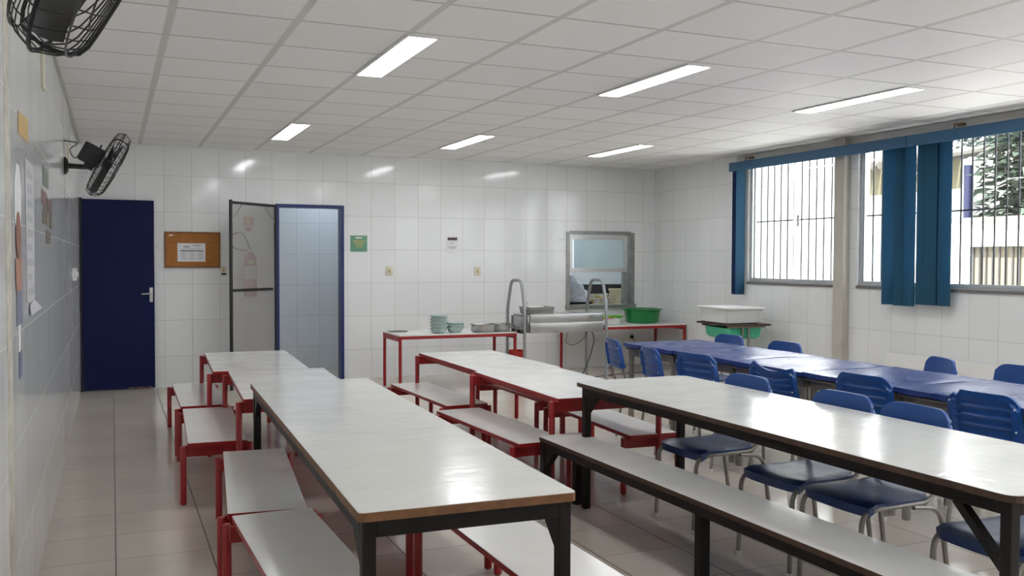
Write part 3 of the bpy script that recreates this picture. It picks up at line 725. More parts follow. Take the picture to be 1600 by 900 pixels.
sk = thing('wall_socket', 'wall socket with a black plug low on the far wall under the hatch table', 'socket', (6.60, YF, .395))
MB().box(-.035, .035, -.012, -.0006, -.05, .05, .003).build('socket_plate', m_ivory, sk); mb = MB(); mb.sphere((-.015, -.035, .0), .026, 10); mb.tube([(-.015, -.012, 0), (-.015, -.04, 0)], .018, 8); mb.tube(smooth_path([(-.015, -.05, -.01), (-.0, -.07, -.06), (.10, -.06, -.16), (.12, -.06, -.30), (.08, -.10, -.385)], 5), .004, 6); mb.build('plug', m_black, sk)

# ------------------------------------------------------------------ desk with tubs by the right wall
dk = thing('pupil_desk', 'small desk with a dark edged top standing in the right corner under the white tub', 'desk', (6.515, 8.675, 0), R(-4))
mb = MB(); mb.prism(rrect(-.27, .27, -.36, .36, .02, 3), .725, .745); mb.build('desktop', m_dkbrown, dk, smooth=False)
for sy in (-1, 1):
    MB().box(-.24, .24, sy * .27 - .014, sy * .27 + .014, .70, .7245).build('top_bearer', m_gmetal, dk, smooth=False)
    for dx in (-.05, .03):
        MB().tube([(dx, sy * .27, .03), (dx, sy * .27, .70)], .016, 10).build('leg', m_gmetal, dk)
    MB().tube([(-.24, sy * .27, .016), (.24, sy * .27, .016)], .016, 10).build('foot_bar', m_gmetal, dk)
def tub(name, label, w_, d_, h_, loc, rz, m, cat):
    t = gastro(name, label, w_, d_, h_, loc, rz, .04, m); t['category'] = cat
    t.children[0].name = 'tub_body'; return t
bt = [(w_, z) for w_, z in ((.40, .60),)]
mb = MB()
def rr3(hw, hd, r, z): return [(x, y, z) for x, y in rrect(-hw, hw, -hd, hd, r, 4)]
pr = [rr3(.185, .225, .05, .575), rr3(.215, .248, .05, .60), rr3(.235, .252, .05, .697), rr3(.225, .243, .05, .697), rr3(.18, .22, .05, .585)]
n = len(pr[0]); f = [(i * n + k, i * n + (k + 1) % n, (i + 1) * n + (k + 1) % n, (i + 1) * n + k) for i in range(4) for k in range(n)] + [tuple(range(n - 1, -1, -1)), tuple(4 * n + k for k in range(n))]
tag(mb.add([p for q in pr for p in q], f).build('book_tray', m_mint, dk, ang=45), 'mint green book tray under the desk top')
t = tub('storage_tub', 'white plastic storage tub with a lid on the small corner desk', .50, .62, .165, (6.475, 8.675, .7455), R(-4), m_tub, 'tub')
MB().prism(rrect(-.265, .265, -.33, .33, .05, 4), .1685, .182).build('lid', m_tub, t, smooth=False)

# white board leaning on the right wall
wb = thing('leaning_board', 'plain white board leaning against the wall below the windows', 'board', (6.86, 6.03, 0))
MB().box(-.012, .012, -.76, .76, .004, .57, .003, Matrix.Rotation(R(6), 4, 'Y')).build('panel', m_white, wb, smooth=False)

# ------------------------------------------------------------------ wall things on the far wall
nb_ = thing('notice_board', 'framed cork notice board between the blue door and the mesh door', 'notice board', (.842, YF - .001, 1.553))
MB().box(-.285, .285, -.012, -.001, -.19, .19).build('cork_panel', m_cork, nb_, smooth=False)
mb = MB(); mb.box(-.30, .30, -.022, -.0005, .186, .203, .003); mb.box(-.30, .30, -.022, -.0005, -.203, -.186, .003); mb.box(-.30, -.282, -.022, -.0005, -.186, .186, .003); mb.box(.282, .30, -.022, -.0005, -.186, .186, .003)
mb.build('board_frame', m_corkf, nb_, smooth=False)
ps = thing('pinned_notice', 'white printed notice pinned to the cork board', 'notice', (.828, YF - .0135, 1.523))
MB().box(-.15, .15, -.0012, 0, -.104, .104).build('sheet', m_paper, ps, smooth=False)
mb = MB(); y = -.0016
def bar(x0, x1, z0, z1): mb.add([(x0, y, z0), (x1, y, z0), (x1, y, z1), (x0, y, z1)], [(0, 1, 2, 3)])
bar(-.12, .128, .014, .024); bar(-.085, -.02, .060, .068); bar(0.0, .11, .083, .087); bar(.03, .085, .069, .073)
mb.build('heading_print', m_ink, ps, smooth=False, normals=False)
mb = MB()
bar(-.10, .105, .040, .044)
random.seed(2)
for c in (-.115, -.025, .065):
    for k in range(9): bar(c + random.uniform(0, .006), c + random.uniform(.045, .07), .004 - .0105 * k, .0075 - .0105 * k)
mb.build('body_print', m_inkg, ps, smooth=False, normals=False)
tp = thing('paper_strip', 'tiny white strip in the top left corner of the cork board', 'paper', (.612, YF - .0135, 1.715)); MB().box(-.022, .022, -.001, 0, -.007, .007).build('strip', m_paper, tp, smooth=False)
def switch(name, label, x, z, wd=.085, ht=.118):
    s_ = thing(name, label, 'switch', (x, YF - .0006, z)); MB().box(-wd / 2, wd / 2, -.009, 0, -ht / 2, ht / 2, .004).build('plate', m_ivory, s_); MB().box(-.011, .011, -.015, -.0092, -.022, .022, .003).build('rocker', mat('rocker_tan%d' % int(x * 10), lin(176, 160, 120), .4), s_); return s_
switch('light_switch', 'ivory wall switch above the left end of the serving table', 3.14, 1.309)
switch('light_switch', 'ivory wall switch above the steel pans, right of the small poster', 4.306, 1.303)
ss = switch('light_switch', 'ivory switch plate between the cork board and the mesh door', 1.178, 1.318, .064, .10)
MB().box(-.026, .03, -.013, -.0095, -.052, -.03, .002).build('lower_insert', m_black, ss)
gs = thing('green_sign', 'small green wall sign right of the open doorway', 'sign', (2.757, YF - .0006, 1.643))
MB().box(-.105, .105, -.004, 0, -.098, .098, .002).build('sign_panel', mat('sign_green', lin(96, 146, 118), .45), gs)
mb = MB(); y = -.0046
bar(-.04, .04, .062, .078); mb.build('sign_heading', m_paper, gs, smooth=False, normals=False)
mb = MB(); y = -.0046
bar(-.075, .075, .025, .038); bar(-.06, .06, .004, .015); bar(-.05, .055, -.018, -.008); bar(-.035, .04, -.042, -.03); mb.build('sign_lettering', mat('sign_ochre', lin(172, 158, 92), .5), gs, smooth=False, normals=False)
po = thing('small_poster', 'small white poster with a dark picture on the far wall above the serving table', 'poster', (3.96, YF - .0006, 1.652))
MB().box(-.088, .088, -.0015, 0, -.125, .105).build('sheet', m_paper, po, smooth=False)
mb = MB(); y = -.0019
bar(-.06, .07, .045, .080); mb.build('picture', mat('poster_picture', lin(112, 86, 88), .6, noise=.6, nscale=60), po, smooth=False, normals=False)
mb = MB(); y = -.0019
bar(-.05, -.03, .055, .073); bar(-.0, .03, .05, .066); mb.build('picture_dark', m_ink, po, smooth=False, normals=False)
mb = MB(); y = -.0019
bar(-.02, 0, .0, .012); bar(-.05, .06, -.045, -.037); bar(-.03, .05, -.06, -.052); mb.build('text_lines', m_inkg, po, smooth=False, normals=False)
sn = MB().add([(5.42, YF - .0008, 1.715), (5.50, YF - .0008, 1.718), (5.56, YF - .0008, 1.722), (5.56, YF - .0008, 1.728), (5.49, YF - .0008, 1.7235), (5.42, YF - .0008, 1.7175)], [(0, 1, 4, 5), (1, 2, 3, 4)]).build('trim_9', m_inkg, smooth=False); struct(sn)

# fire extinguisher seen through the mesh door
fe = thing('fire_extinguisher', 'red fire extinguisher with a looped hose hung behind the mesh door', 'fire extinguisher', (1.462, YF - .085, 1.02))
MB().lathe([(.062, 0), (.07, .008), (.072, .02), (.072, .43), (.066, .46), (.045, .49), (.022, .503), (.022, .515)], 28).build('cylinder', mat('extinguisher_red', lin(170, 34, 34), .35), fe)
mb = MB()
nseg = 14
for (z0, z1, mi, a0, a1) in ((.20, .35, 0, -2.75, -.45), (.375, .425, 1, -1.9, -1.0)):
    v = []; f = []
    for k in range(nseg + 1):
        a = a0 + (a1 - a0) * k / nseg; v += [(.0728 * math.cos(a), .0728 * math.sin(a), z0), (.0728 * math.cos(a), .0728 * math.sin(a), z1)]
    for k in range(nseg): f.append((2 * k, 2 * k + 2, 2 * k + 3, 2 * k + 1))
    mb.mi = mi; mb.add(v, f)
mb.build('paper_label', [mat('label_grey', lin(196, 192, 200), .6), mat('label_yellow', lin(206, 186, 96), .6)], fe, normals=False)
mb = MB(); mb.box(-.02, .02, -.015, .015, .515, .545, .003); mb.tube([(.0, 0, .53), (.085, -.02, .515)], .007, 6); mb.tube([(.0, 0, .545), (.055, -.02, .565)], .006, 6); mb.build('valve', m_alu, fe)
MB().tube(smooth_path([(.0, -.02, .54), (-.03, -.02, .62), (-.08, -.02, .71), (-.15, -.02, .73), (-.205, -.02, .69), (-.215, -.02, .62), (-.18, -.02, .56), (-.11, -.02, .535), (-.03, -.02, .53)], 6), .009, 8).build('hose', m_black, fe)
MB().box(-.02, .02, .072, .084, .40, .50).build('wall_bracket', m_blackm, fe)
fs = thing('extinguisher_sign', 'red and yellow arrow sign above the fire extinguisher', 'sign', (1.456, YF - .0006, 1.88))
MB().box(-.055, .055, -.003, 0, -.042, .058).build('sign_panel', mat('sign_red', lin(190, 70, 50), .5), fs, smooth=False)
MB().box(-.028, .028, -.0045, -.0031, -.035, .045).build('sign_yellow', mat('sign_yellow', lin(224, 176, 40), .5), fs, smooth=False)
MB().prism([(-.042, -.09), (0, -.115), (.042, -.09), (.042, -.055), (-.042, -.055)], 0, .003, Matrix.Rotation(R(90), 4, 'X')).build('arrow', MATS['sign_red'], fs, smooth=False)

# ------------------------------------------------------------------ left wall: posters and fittings
XW = XL + .0012
def lw(pts, name, m, parent=None, off=0, thick=.0012):
    """flat paper cut-out on the left wall; pts are (y, z)"""
    n = len(pts); v = [(XW + off, y_, z_) for y_, z_ in pts] + [(XW + off + thick, y_, z_) for y_, z_ in pts]
    f = [tuple(range(n)), tuple(range(2 * n - 1, n - 1, -1))] + [(i, n + i, n + (i + 1) % n, (i + 1) % n) for i in range(n)]
    return MB().add(v, f).build(name, m, parent, smooth=False)
def rect(y0, y1, z0, z1): return [(y0, z0), (y1, z0), (y1, z1), (y0, z1)]
m_kraft = mat('kraft_paper', lin(196, 166, 112), .7)
tag(lw([(3.97, 1.924), (4.42, 1.937), (4.41, 2.035), (3.97, 2.01)], 'kraft_paper', m_kraft), 'brown paper sheet taped high on the left wall', 'paper')
pf = thing('paper_figure', 'tall paper figure with a white hat taped to the left wall near the camera', 'poster', (0, 0, 0))
el = lambda cy, cz, ry, rz, n=20: [(cy + ry * math.cos(2 * PI * k / n), cz + rz * math.sin(2 * PI * k / n)) for k in range(n)]
lw([(3.78, 1.58), (3.86, 1.55), (4.02, 1.57), (4.04, 1.72), (3.97, 1.80), (3.84, 1.80), (3.77, 1.72)], 'paper_hat', m_paper, pf, 0)
lw(el(3.90, 1.535, .10, .09), 'paper_face', mat('paper_skin', lin(140, 98, 84), .7), pf, .0016)
lw([(3.80, 1.33), (4.0, 1.33), (4.03, 1.45), (3.77, 1.45)], 'paper_arms', mat('paper_skin_light', lin(168, 126, 110), .7), pf, .0016)
lw([(3.80, 1.20), (4.04, 1.20), (4.02, 1.335), (3.82, 1.335)], 'paper_tunic', mat('paper_blue_grey', lin(120, 122, 142), .7), pf, 0)
lw([(3.86, 1.10), (3.94, 1.10), (3.96, 1.20), (3.86, 1.20)], 'paper_leg', m_paper, pf, 0)
lw([(3.88, 1.0), (4.0, 1.0), (4.0, 1.10), (3.88, 1.10)], 'paper_boot', mat('paper_blue', lin(92, 100, 130), .7), pf, 0)
pl = thing('menu_chart', 'long white printed chart with a curled bottom corner on the left wall', 'poster', (0, 0, 0))
lw([(4.26, 1.27), (4.66, 1.25), (4.70, 1.86), (4.24, 1.86)], 'sheet', m_oldpaper, pl, 0)
random.seed(11)
for k in range(9):
    z = 1.82 - .062 * k; lw(rect(4.30 + random.uniform(0, .05), 4.60 + random.uniform(-.08, .04), z - .030, z), 'text_block', m_inkg, pl, .0014, .0004)
MB().shell([[(XW + .004 + .003 * i * (j + 1), 4.36 + .06 * j, 1.250 - .02 * i + .005 * j) for j in range(5)] for i in range(3)], [[(XW + .0025 + .003 * i * (j + 1), 4.36 + .06 * j, 1.249 - .02 * i + .005 * j) for j in range(5)] for i in range(3)]).build('curled_corner', m_oldpaper, pl)
pc = thing('photo_collage', 'group of small dark photos mounted on the left wall', 'pictures', (0, 0, 0))
cols = [lin(96, 110, 92), lin(104, 76, 78), lin(92, 60, 62), lin(86, 78, 62), lin(112, 104, 90), lin(76, 66, 58), lin(90, 84, 70), lin(64, 58, 56), lin(70, 62, 60)]
pos = [(5.30, 5.75, 1.83, 1.93), (5.20, 5.6, 1.72, 1.80), (5.65, 6.05, 1.70, 1.78), (5.25, 5.5, 1.63, 1.70), (5.55, 5.8, 1.63, 1.70), (5.85, 6.1, 1.62, 1.69), (5.5, 5.9, 1.53, 1.60)]
for k, q in enumerate(pos): lw(rect(*q), 'photo', mat('photo_tone%d' % k, cols[k], .5), pc)
tg = thing('wall_plate', 'ivory cable plate high on the left wall between the two fans', 'wall plate', (XL, 5.35, 2.42)); MB().box(.0006, .012, -.06, .06, -.10, .10, .003).build('plate', m_ivory, tg)
tg = thing('wall_plate', 'ivory cable plate on the left wall behind the far fan', 'wall plate', (XL, 8.45, 2.27)); MB().box(.0006, .012, -.03, .03, -.11, .11, .003).build('plate', m_ivory, tg)
lsw = thing('light_switch', 'white light switch on the left wall beside the blue door', 'switch', (XL, 9.65, 1.30)); MB().box(.0006, .018, -.07, .07, -.06, .06, .005).build('plate', m_cap, lsw); MB().box(.019, .03, -.02, .02, -.025, .025, .003).build('rocker', m_cap, lsw)

# ------------------------------------------------------------------ wall fans
def make_fan():
    """origin on the wall, arm along +x; head tipped down"""
    r_ = thing('wall_fan', '', 'fan')
    MB().lathe([(.0, .0), (.065, .0005), (.066, .012), (.052, .024), (.03, .030), (0, .031)], 24, Matrix.Rotation(R(90), 4, 'Y')).build('wall_mount', m_black, r_)
    MB().tube([(.02, 0, 0), (.19, 0, -.006)], [.021, .017], 12).build('arm', m_black, r_)
    Hm = Matrix.Translation((.165, 0, .03)) @ Matrix.Rotation(R(28), 4, 'Y')       # local x = blowing direction
    mb = MB(); mb.box(-.085, .075, -.062, .062, -.01, .135, .014, Hm); mb.box(-.02, .05, -.045, .045, -.045, -.005, .008, Hm); mb.tube([Hm @ Vector((.02, 0, .13)), Hm @ Vector((.02, 0, .165))], .007, 6); mb.build('motor_housing', m_black, r_)
    MB().tube(smooth_path([Hm @ Vector((-.08, 0, .02)), Vector((.07, -.01, .06)), Vector((.04, -.01, .12)), Vector((.09, -.01, .17)), Vector((.0, .0, .185))], 6), .004, 6).build('cord', m_black, r_)
    C = Hm @ Matrix.Translation((.0, 0, .055)) @ Matrix.Rotation(R(90), 4, 'Y')     # z of C = blowing direction
    RR = .268; zm = .125
    def cage(zin, zout, zr, nm, ri):
        mb = MB()
        for k in range(34):
            a = 2 * PI * k / 34; c, s_ = math.cos(a), math.sin(a); sgn = 1 if zout > zr else -1
            pts = [(c * ri, s_ * ri, zin), (c * RR * .62, s_ * RR * .62, zin + (zout - zin) * .35), (c * RR * .90, s_ * RR * .90, zout), (c * RR, s_ * RR, zr)]
            mb.tube([C @ Vector(p) for p in smooth_path(pts, 3)], .0015, 4)
        for (rr, zz, w_) in ((RR, zr, .004), (RR * .92, zout, .0022), (RR * .70, zin + (zout - zin) * .47, .0018), (ri, zin, .003), (RR * .45, zin + (zout - zin) * .2, .0018)):
            mb.tube([C @ Vector((rr * math.cos(2 * PI * k / 40), rr * math.sin(2 * PI * k / 40), zz)) for k in range(40)], w_, 5, closed=True)
        for k in range(3):
            a = 2 * PI * k / 3 + .5; c, s_ = math.cos(a), math.sin(a); off = .004 if zin > zr else -.004
            pts = [(c * ri, s_ * ri, zin + off), (c * RR * .62, s_ * RR * .62, zin + (zout - zin) * .35 + off), (c * RR * .92, s_ * RR * .92, zout + off), (c * RR, s_ * RR, zr)]
            mb.tube([C @ Vector(p) for p in smooth_path(pts, 3)], .0042, 6)
        mb.build(nm, m_blackm, r_)
    cage(.06, .080, zm, 'rear_guard', .06); cage(.200, .178, zm, 'front_guard', .045)
    MB().lathe([(0, .197), (.044, .198), (.046, .204), (0, .209)], 20, C).build('badge', m_blackm, r_)
    bl_ = MB(); bl_.lathe([(.0, .085), (.035, .085), (.038, .095), (.036, .15), (0, .16)], 18, C)
    for k in range(3):
        a0 = 2 * PI * k / 3 + .2; tp, bt_ = [], []
        for i in range(7):
            r1 = .035 + .205 * i / 6; t_, b_ = [], []
            wd = .18 + .20 * math.sin(PI * min(1, (i + .8) / 6.2)) if i < 6 else .45
            for j in range(5):
                v = j / 4 - .5; a = a0 + v * wd * 1.25; z = .125 + v * .05
                t_.append((r1 * math.cos(a), r1 * math.sin(a), z + .0015)); b_.append((r1 * math.cos(a), r1 * math.sin(a), z - .0015))
            tp.append(t_); bt_.append(b_)
        bl_.shell(tp, bt_, C)
    bl_.build('blades', m_black, r_)
    return r_
f1 = make_fan(); f1.location = (XL, 7.70, 2.145); f1['label'] = 'black wall fan on the left wall above the blue door side'; f1['group'] = 'black wall fans'
f2 = copy_tree(f1); f2.location = (XL + .019, 1.80, 2.03); f2['label'] = 'black wall fan cut off by the top left corner of the picture'

# ------------------------------------------------------------------ vertical blinds
def blind(label, y1, y0, vanes):
    r_ = thing('vertical_blind', label, 'blind', (0, 0, 0)); r_['group'] = 'blue vertical blinds over the windows'
    xv = XR - .15; mb = MB(); mb.box(xv - .012, xv + .004, y0 + .004, y1 - .002, 2.512, 2.618, .003); mb.box(xv + .004, XR - .014, y1 - .018, y1 - .004, 2.53, 2.61); mb.box(xv + .004, xv + .10, y0 + .01, y1 - .02, 2.598, 2.612)
    mb.build('valance', m_val, r_, smooth=False)
    MB().box(xv + .030, xv + .075, y0 + .02, y1 - .03, 2.55, 2.585, .003).build('head_rail', m_alu, r_, smooth=False)
    for (y, ang, zb, m, bow, tw, *xo) in vanes:
        W_ = .127; top, bot = [], []
        for i in range(9):
            z = 2.548 + (zb - 2.548) * i / 8; a_, b_ = [], []
            an = R(ang + tw * (i / 8))
            for j in range(9):
                v = j / 8 - .5; px, py = bow * (1 - 4 * v * v), v * W_
                dx, dy = px * math.cos(an) - py * math.sin(an), px * math.sin(an) + py * math.cos(an)
                nx, ny = math.cos(an) * .0009, math.sin(an) * .0009
                a_.append((xv + .052 + (xo[0] if xo else 0) + dx - nx, y + dy - ny, z)); b_.append((xv + .052 + (xo[0] if xo else 0) + dx + nx, y + dy + ny, z))
            top.append(a_); bot.append(b_)
        vn = MB().shell(top, bot).build('vane', m, r_, ang=60)
    return r_
B1 = blind('blue vertical blind over the first window, its slats bunched at both ends', 9.155, 6.462,
      [(9.04, 66, 1.05, m_curd, .0, 2), (9.07, 80, 1.055, m_curd, 0, 0), (9.005, 86, 1.05, m_cur, .0, 0),
       (6.71, 40, 1.035, m_cur, .0, 14), (6.575, 14, 1.03, m_cur, .004, 3), (6.570, 12, 1.03, m_cur, .004, 3, .012), (6.472, 8, 1.03, m_cur, -.022, 0, .006)])
B2 = blind('blue vertical blind over the second window, gathered at its left end', 6.458, 1.20,
      [(6.318, 4, 1.05, m_cur, .003, 0), (6.30, 4, 1.05, m_cur, .003, 0, .014), (6.215, 5, 1.05, m_cur, .003, 0, -.008), (6.19, 5, 1.05, m_cur, .003, 0, .008), (6.135, 6, 1.05, m_cur, .003, 0, .022), (6.064, 10, 1.05, m_cur, -.026, 0, -.004)])
for k, y in enumerate((8.90, 5.97)):
    br = thing('blind_bracket', ['rusty bracket above the first blind, near the corner', 'rusty bracket above the second blind'][k], 'bracket', (XR - .0125, y, 2.665))
    mb = MB(); mb.box(-.03, 0, -.035, .035, -.012, .012, .003); mb.tube([(-.02, -.03, 0), (-.10, .0, -.0), (-.10, 0, -.045)], .007, 6); mb.build('bracket_arm', mat('rust%d' % k, lin(112, 84, 58), .7, noise=.3, nscale=40), br)

# ------------------------------------------------------------------ kitchen contents behind the hatch
ct = thing('kitchen_counter', 'steel worktop inside the kitchen behind the serving hatch', 'counter', (6.75, 11.75, 0))
MB().box(-.50, .9, -.36, .36, .76, .80, .004).build('worktop', m_steel, ct); mb = MB()
for sx in (-.45, .85):
    for sy in (-.3, .3): mb.tube([(sx, sy, 0), (sx, sy, .76)], .02, 8)
mb.build('worktop_legs', m_steel, ct)
sp_ = thing('granite_splashback', 'dark granite sink counter against the back wall of the kitchen', 'counter', (7.6, 13.3, 0))
MB().box(-1.4, 1.6, -.28, .29, .86, .90, .004).build('counter_slab', m_alu, sp_); mat('black_granite', (.02, .02, .022, 1), .3); MB().box(-1.4, 1.6, .265, .295, .9005, 1.05, .003).build('splashback', MATS['black_granite'], sp_); MB().box(-1.38, 1.58, -.2, .25, 0, .86).build('counter_base', m_white, sp_)
tpn = thing('wall_tap', 'metal tap on the kitchen wall seen through the hatch', 'tap', (8.10, 13.6, 1.27))
mb = MB(); mb.tube([(0, 0, 0), (0, -.12, 0)], .03, 10); mb.tube(arc([(0, -.10, 0), (.0, -.2, .02), (.0, -.22, -.06)], 4, .04), .018, 8); mb.tube([(0, -.08, .0), (0, -.08, .19)], .012, 8); mb.box(-.07, .07, -.10, -.06, .0, .03, .004); mb.build('tap_body', mat('dark_chrome', (.25, .24, .23, 1), .3, metal=.9), tpn)
bk = thing('cream_bucket', 'cream plastic bucket standing on the kitchen worktop', 'bucket', (6.665, 11.56, .8005))
MB().lathe([(.098, 0), (.104, .006), (.125, .215), (.138, .22), (.138, .242), (.126, .24), (.10, .012)], 28).build('bucket_body', mat('cream_plastic', lin(206, 202, 168), .45, noise=.12, nscale=14), bk)
cr = thing('fruit_crate', 'white slotted crate of bananas on the kitchen worktop', 'crate', (6.49, 11.75, .8005))
mb = MB()
for i in range(9):
    x = -.16 + .04 * i; mb.box(x - .012, x + .012, -.125, -.118, .012, .10); mb.box(x - .012, x + .012, .118, .125, .012, .10)
for z in (.0, .10): mb.box(-.175, .175, -.127, -.115, z, z + .014); mb.box(-.175, .175, .115, .127, z, z + .014); mb.box(-.18, -.168, -.127, .127, z, z + .014); mb.box(.168, .18, -.127, .127, z, z + .014)
mb.box(-.175, .175, -.12, .12, 0, .008); mb.build('crate_body', m_tub, cr, smooth=False)
def banana():
    pts = []; rad = []
    for k in range(11):
        t = k / 10; a = -1.0 + 2.0 * t; pts.append((.11 * math.sin(a), 0, .11 * (1 - math.cos(a)))); rad.append(.017 * math.sin(PI * (.12 + .80 * t)) ** .6 if 0 < k < 10 else .006)
    return MB().tube(pts, rad, 8).build('banana', mat('banana_skin', lin(176, 148, 60), .5, noise=.5, nscale=22))
b0 = banana(); random.seed(9)
for k in range(10):
    o = b0 if k == 0 else b0.copy()
    if k: COL.objects.link(o)
    o.location = (6.49 + [-.10, 0, .09, -.05, .06, -.09, .02, .10, -.02, .05][k], 11.75 + [-.05, -.06, -.04, .0, .01, .05, .06, .05, -.02, .03][k], .81 + [.01, .01, .01, .045, .045, .02, .02, .02, .09, .09][k] + .005)
    o.rotation_euler = (random.uniform(-.2, .2), random.uniform(-.15, .15), random.uniform(-.9, .9)); tag(o, 'spotted banana in the white crate behind the hatch', 'banana', 'bananas in the kitchen crate')

# person bending over in the kitchen, seen from behind through the hatch
def skin_mesh(name, nodes, edges, m, parent=None, root=0, sub=2):
    me = bpy.data.meshes.new(name); me.from_pydata([n_[0] for n_ in nodes], edges, []); o = bpy.data.objects.new(name, me); COL.objects.link(o)
    sm = o.modifiers.new('skin', 'SKIN'); sm.use_smooth_shade = True
    for i, n_ in enumerate(nodes):
        sv = me.skin_vertices[0].data[i]; r_ = n_[1]; sv.radius = r_ if isinstance(r_, tuple) else (r_, r_); sv.use_root = (i == root)
    ss_ = o.modifiers.new('sub', 'SUBSURF'); ss_.levels = sub; ss_.render_levels = sub
    bpy.context.view_layer.update(); dg = bpy.context.evaluated_depsgraph_get(); nm = bpy.data.meshes.new_from_object(o.evaluated_get(dg)); nm.name = name
    o.modifiers.clear(); o.data = nm; nm.materials.clear(); nm.materials.append(m); bpy.data.meshes.remove(me)
    nm.polygons.foreach_set('use_smooth', [True] * len(nm.polygons))
    if parent: o.parent = parent
    return o
m_skin = mat('skin', lin(140, 98, 76), .5); m_shirt = mat('pale_blue_grey_cotton', lin(196, 204, 216), .8, noise=.10, nscale=9, bump=.9, bscale=7, bdist=.05)
m_trs = mat('black_trousers', (.012, .012, .014, 1), .8); m_hair = mat('dark_hair', (.012, .009, .008, 1), .6)
pp = thing('person', 'person in a pale blue grey shirt bending forward in the kitchen behind the hatch', 'person', (5.93, 11.50, .0), 0)
# joints: pelvis .. neck .. head, bent towards -x
N_ = [((.0, 0, .90), (.15, .13)), ((-.06, 0, 1.00), (.15, .125)), ((-.18, 0, 1.10), (.16, .125)), ((-.31, 0, 1.13), (.15, .12)), ((-.40, 0, 1.12), (.07, .07)), ((-.47, 0, 1.10), (.055, .055)), ((-.55, 0, 1.08), (.085, .08)), ((-.63, 0, 1.05), (.078, .085)),
      ((.0, .10, .84), .085), ((-.04, .11, .48), .056), ((.02, .11, .09), .036), ((-.13, .12, .035), (.035, .025)),
      ((.0, -.10, .84), .085), ((-.02, -.11, .48), .056), ((.05, -.11, .09), .036), ((-.10, -.12, .035), (.035, .025)),
      ((-.33, .17, 1.10), .06), ((-.36, .22, .90), .044), ((-.50, .16, .83), .030), ((-.57, .13, .825), (.034, .018)),
      ((-.30, -.17, 1.10), .06), ((-.26, -.23, .92), .044), ((-.42, -.18, .84), .030), ((-.49, -.15, .83), (.034, .018))]
E_ = [(0, 1), (1, 2), (2, 3), (3, 4), (4, 5), (5, 6), (6, 7), (0, 8), (8, 9), (9, 10), (10, 11), (0, 12), (12, 13), (13, 14), (14, 15), (3, 16), (16, 17), (17, 18), (18, 19), (3, 20), (20, 21), (21, 22), (22, 23)]
for (hb, sgn) in ((19, 1), (23, -1)):
    hx, hy, hz = N_[hb][0]
    for k, (dy, ln) in enumerate(((-.024, .062), (-.008, .072), (.008, .068), (.023, .054))):
        i = len(N_); N_ += [((hx - .03, hy + dy, hz), .010), ((hx - .03 - ln * .6, hy + dy * 1.15, hz - .006), .0088), ((hx - .03 - ln, hy + dy * 1.2, hz - .022), .0075)]; E_ += [(hb, i), (i, i + 1), (i + 1, i + 2)]
    i = len(N_); N_ += [((hx + .0, hy - .036 * sgn, hz - .002), .011), ((hx - .035, hy - .055 * sgn, hz - .012), .009)]; E_ += [(hb, i), (i, i + 1)]
skin_mesh('body', N_, E_, m_skin, pp)
g = lambda i, k: (N_[i][0], (N_[i][1] if not isinstance(N_[i][1], tuple) else N_[i][1][0]) * k)
Sh = [((.06, 0, .78), (.22, .195)), ((.03, 0, .92), (.215, .19)), ((-.05, 0, 1.04), (.21, .18)), ((-.18, 0, 1.15), (.20, .165)), ((-.31, 0, 1.17), (.18, .145)), ((-.40, 0, 1.125), (.085, .085)), ((-.33, .18, 1.10), .085), ((-.36, .225, .93), .068), ((-.30, -.18, 1.10), .085), ((-.25, -.24, .94), .072)]
so = skin_mesh('shirt', Sh, [(0, 1), (1, 2), (2, 3), (3, 4), (4, 5), (4, 6), (6, 7), (4, 8), (8, 9)], m_shirt, pp, sub=4)
from mathutils import noise as mnoise
so.data.update(); off = []
for v in so.data.vertices:                       # creases in the cloth
    q = v.co; d = 1 - abs(mnoise.noise(Vector((q.x * 5 + q.z * 6, q.y * 5, q.z * 9 - q.x * 7)))) * 2.2
    off.append(q + v.normal * (.020 * max(-.6, d) - .008))
for v, q in zip(so.data.vertices, off): v.co = q
so.data.update()
Tr = [((0, 0, .86), (.175, .15)), ((.0, .10, .78), .105), ((-.04, .11, .48), .076), ((.02, .11, .10), .06), ((.0, -.10, .78), .105), ((-.02, -.11, .48), .076), ((.05, -.11, .10), .06)]
skin_mesh('trousers', Tr, [(0, 1), (1, 2), (2, 3), (0, 4), (4, 5), (5, 6)], m_trs, pp)
skin_mesh('hair', [((-.52, 0, 1.125), .075), ((-.58, 0, 1.135), .085), ((-.645, 0, 1.11), .07)], [(0, 1), (1, 2)], m_hair, pp)
mb = MB(); mb.sphere((-.715, 0, 1.025), .014, 8, sx=1.3); mb.sphere((-.70, .035, 1.045), .011, 8); mb.sphere((-.70, -.035, 1.045), .011, 8); mb.sphere((-.60, .088, 1.06), .022, 8, sy=.4); mb.sphere((-.60, -.088, 1.06), .022, 8, sy=.4); mb.box(-.705, -.69, -.02, .02, .985, .991)
mb.build('facial_features', m_skin, pp)

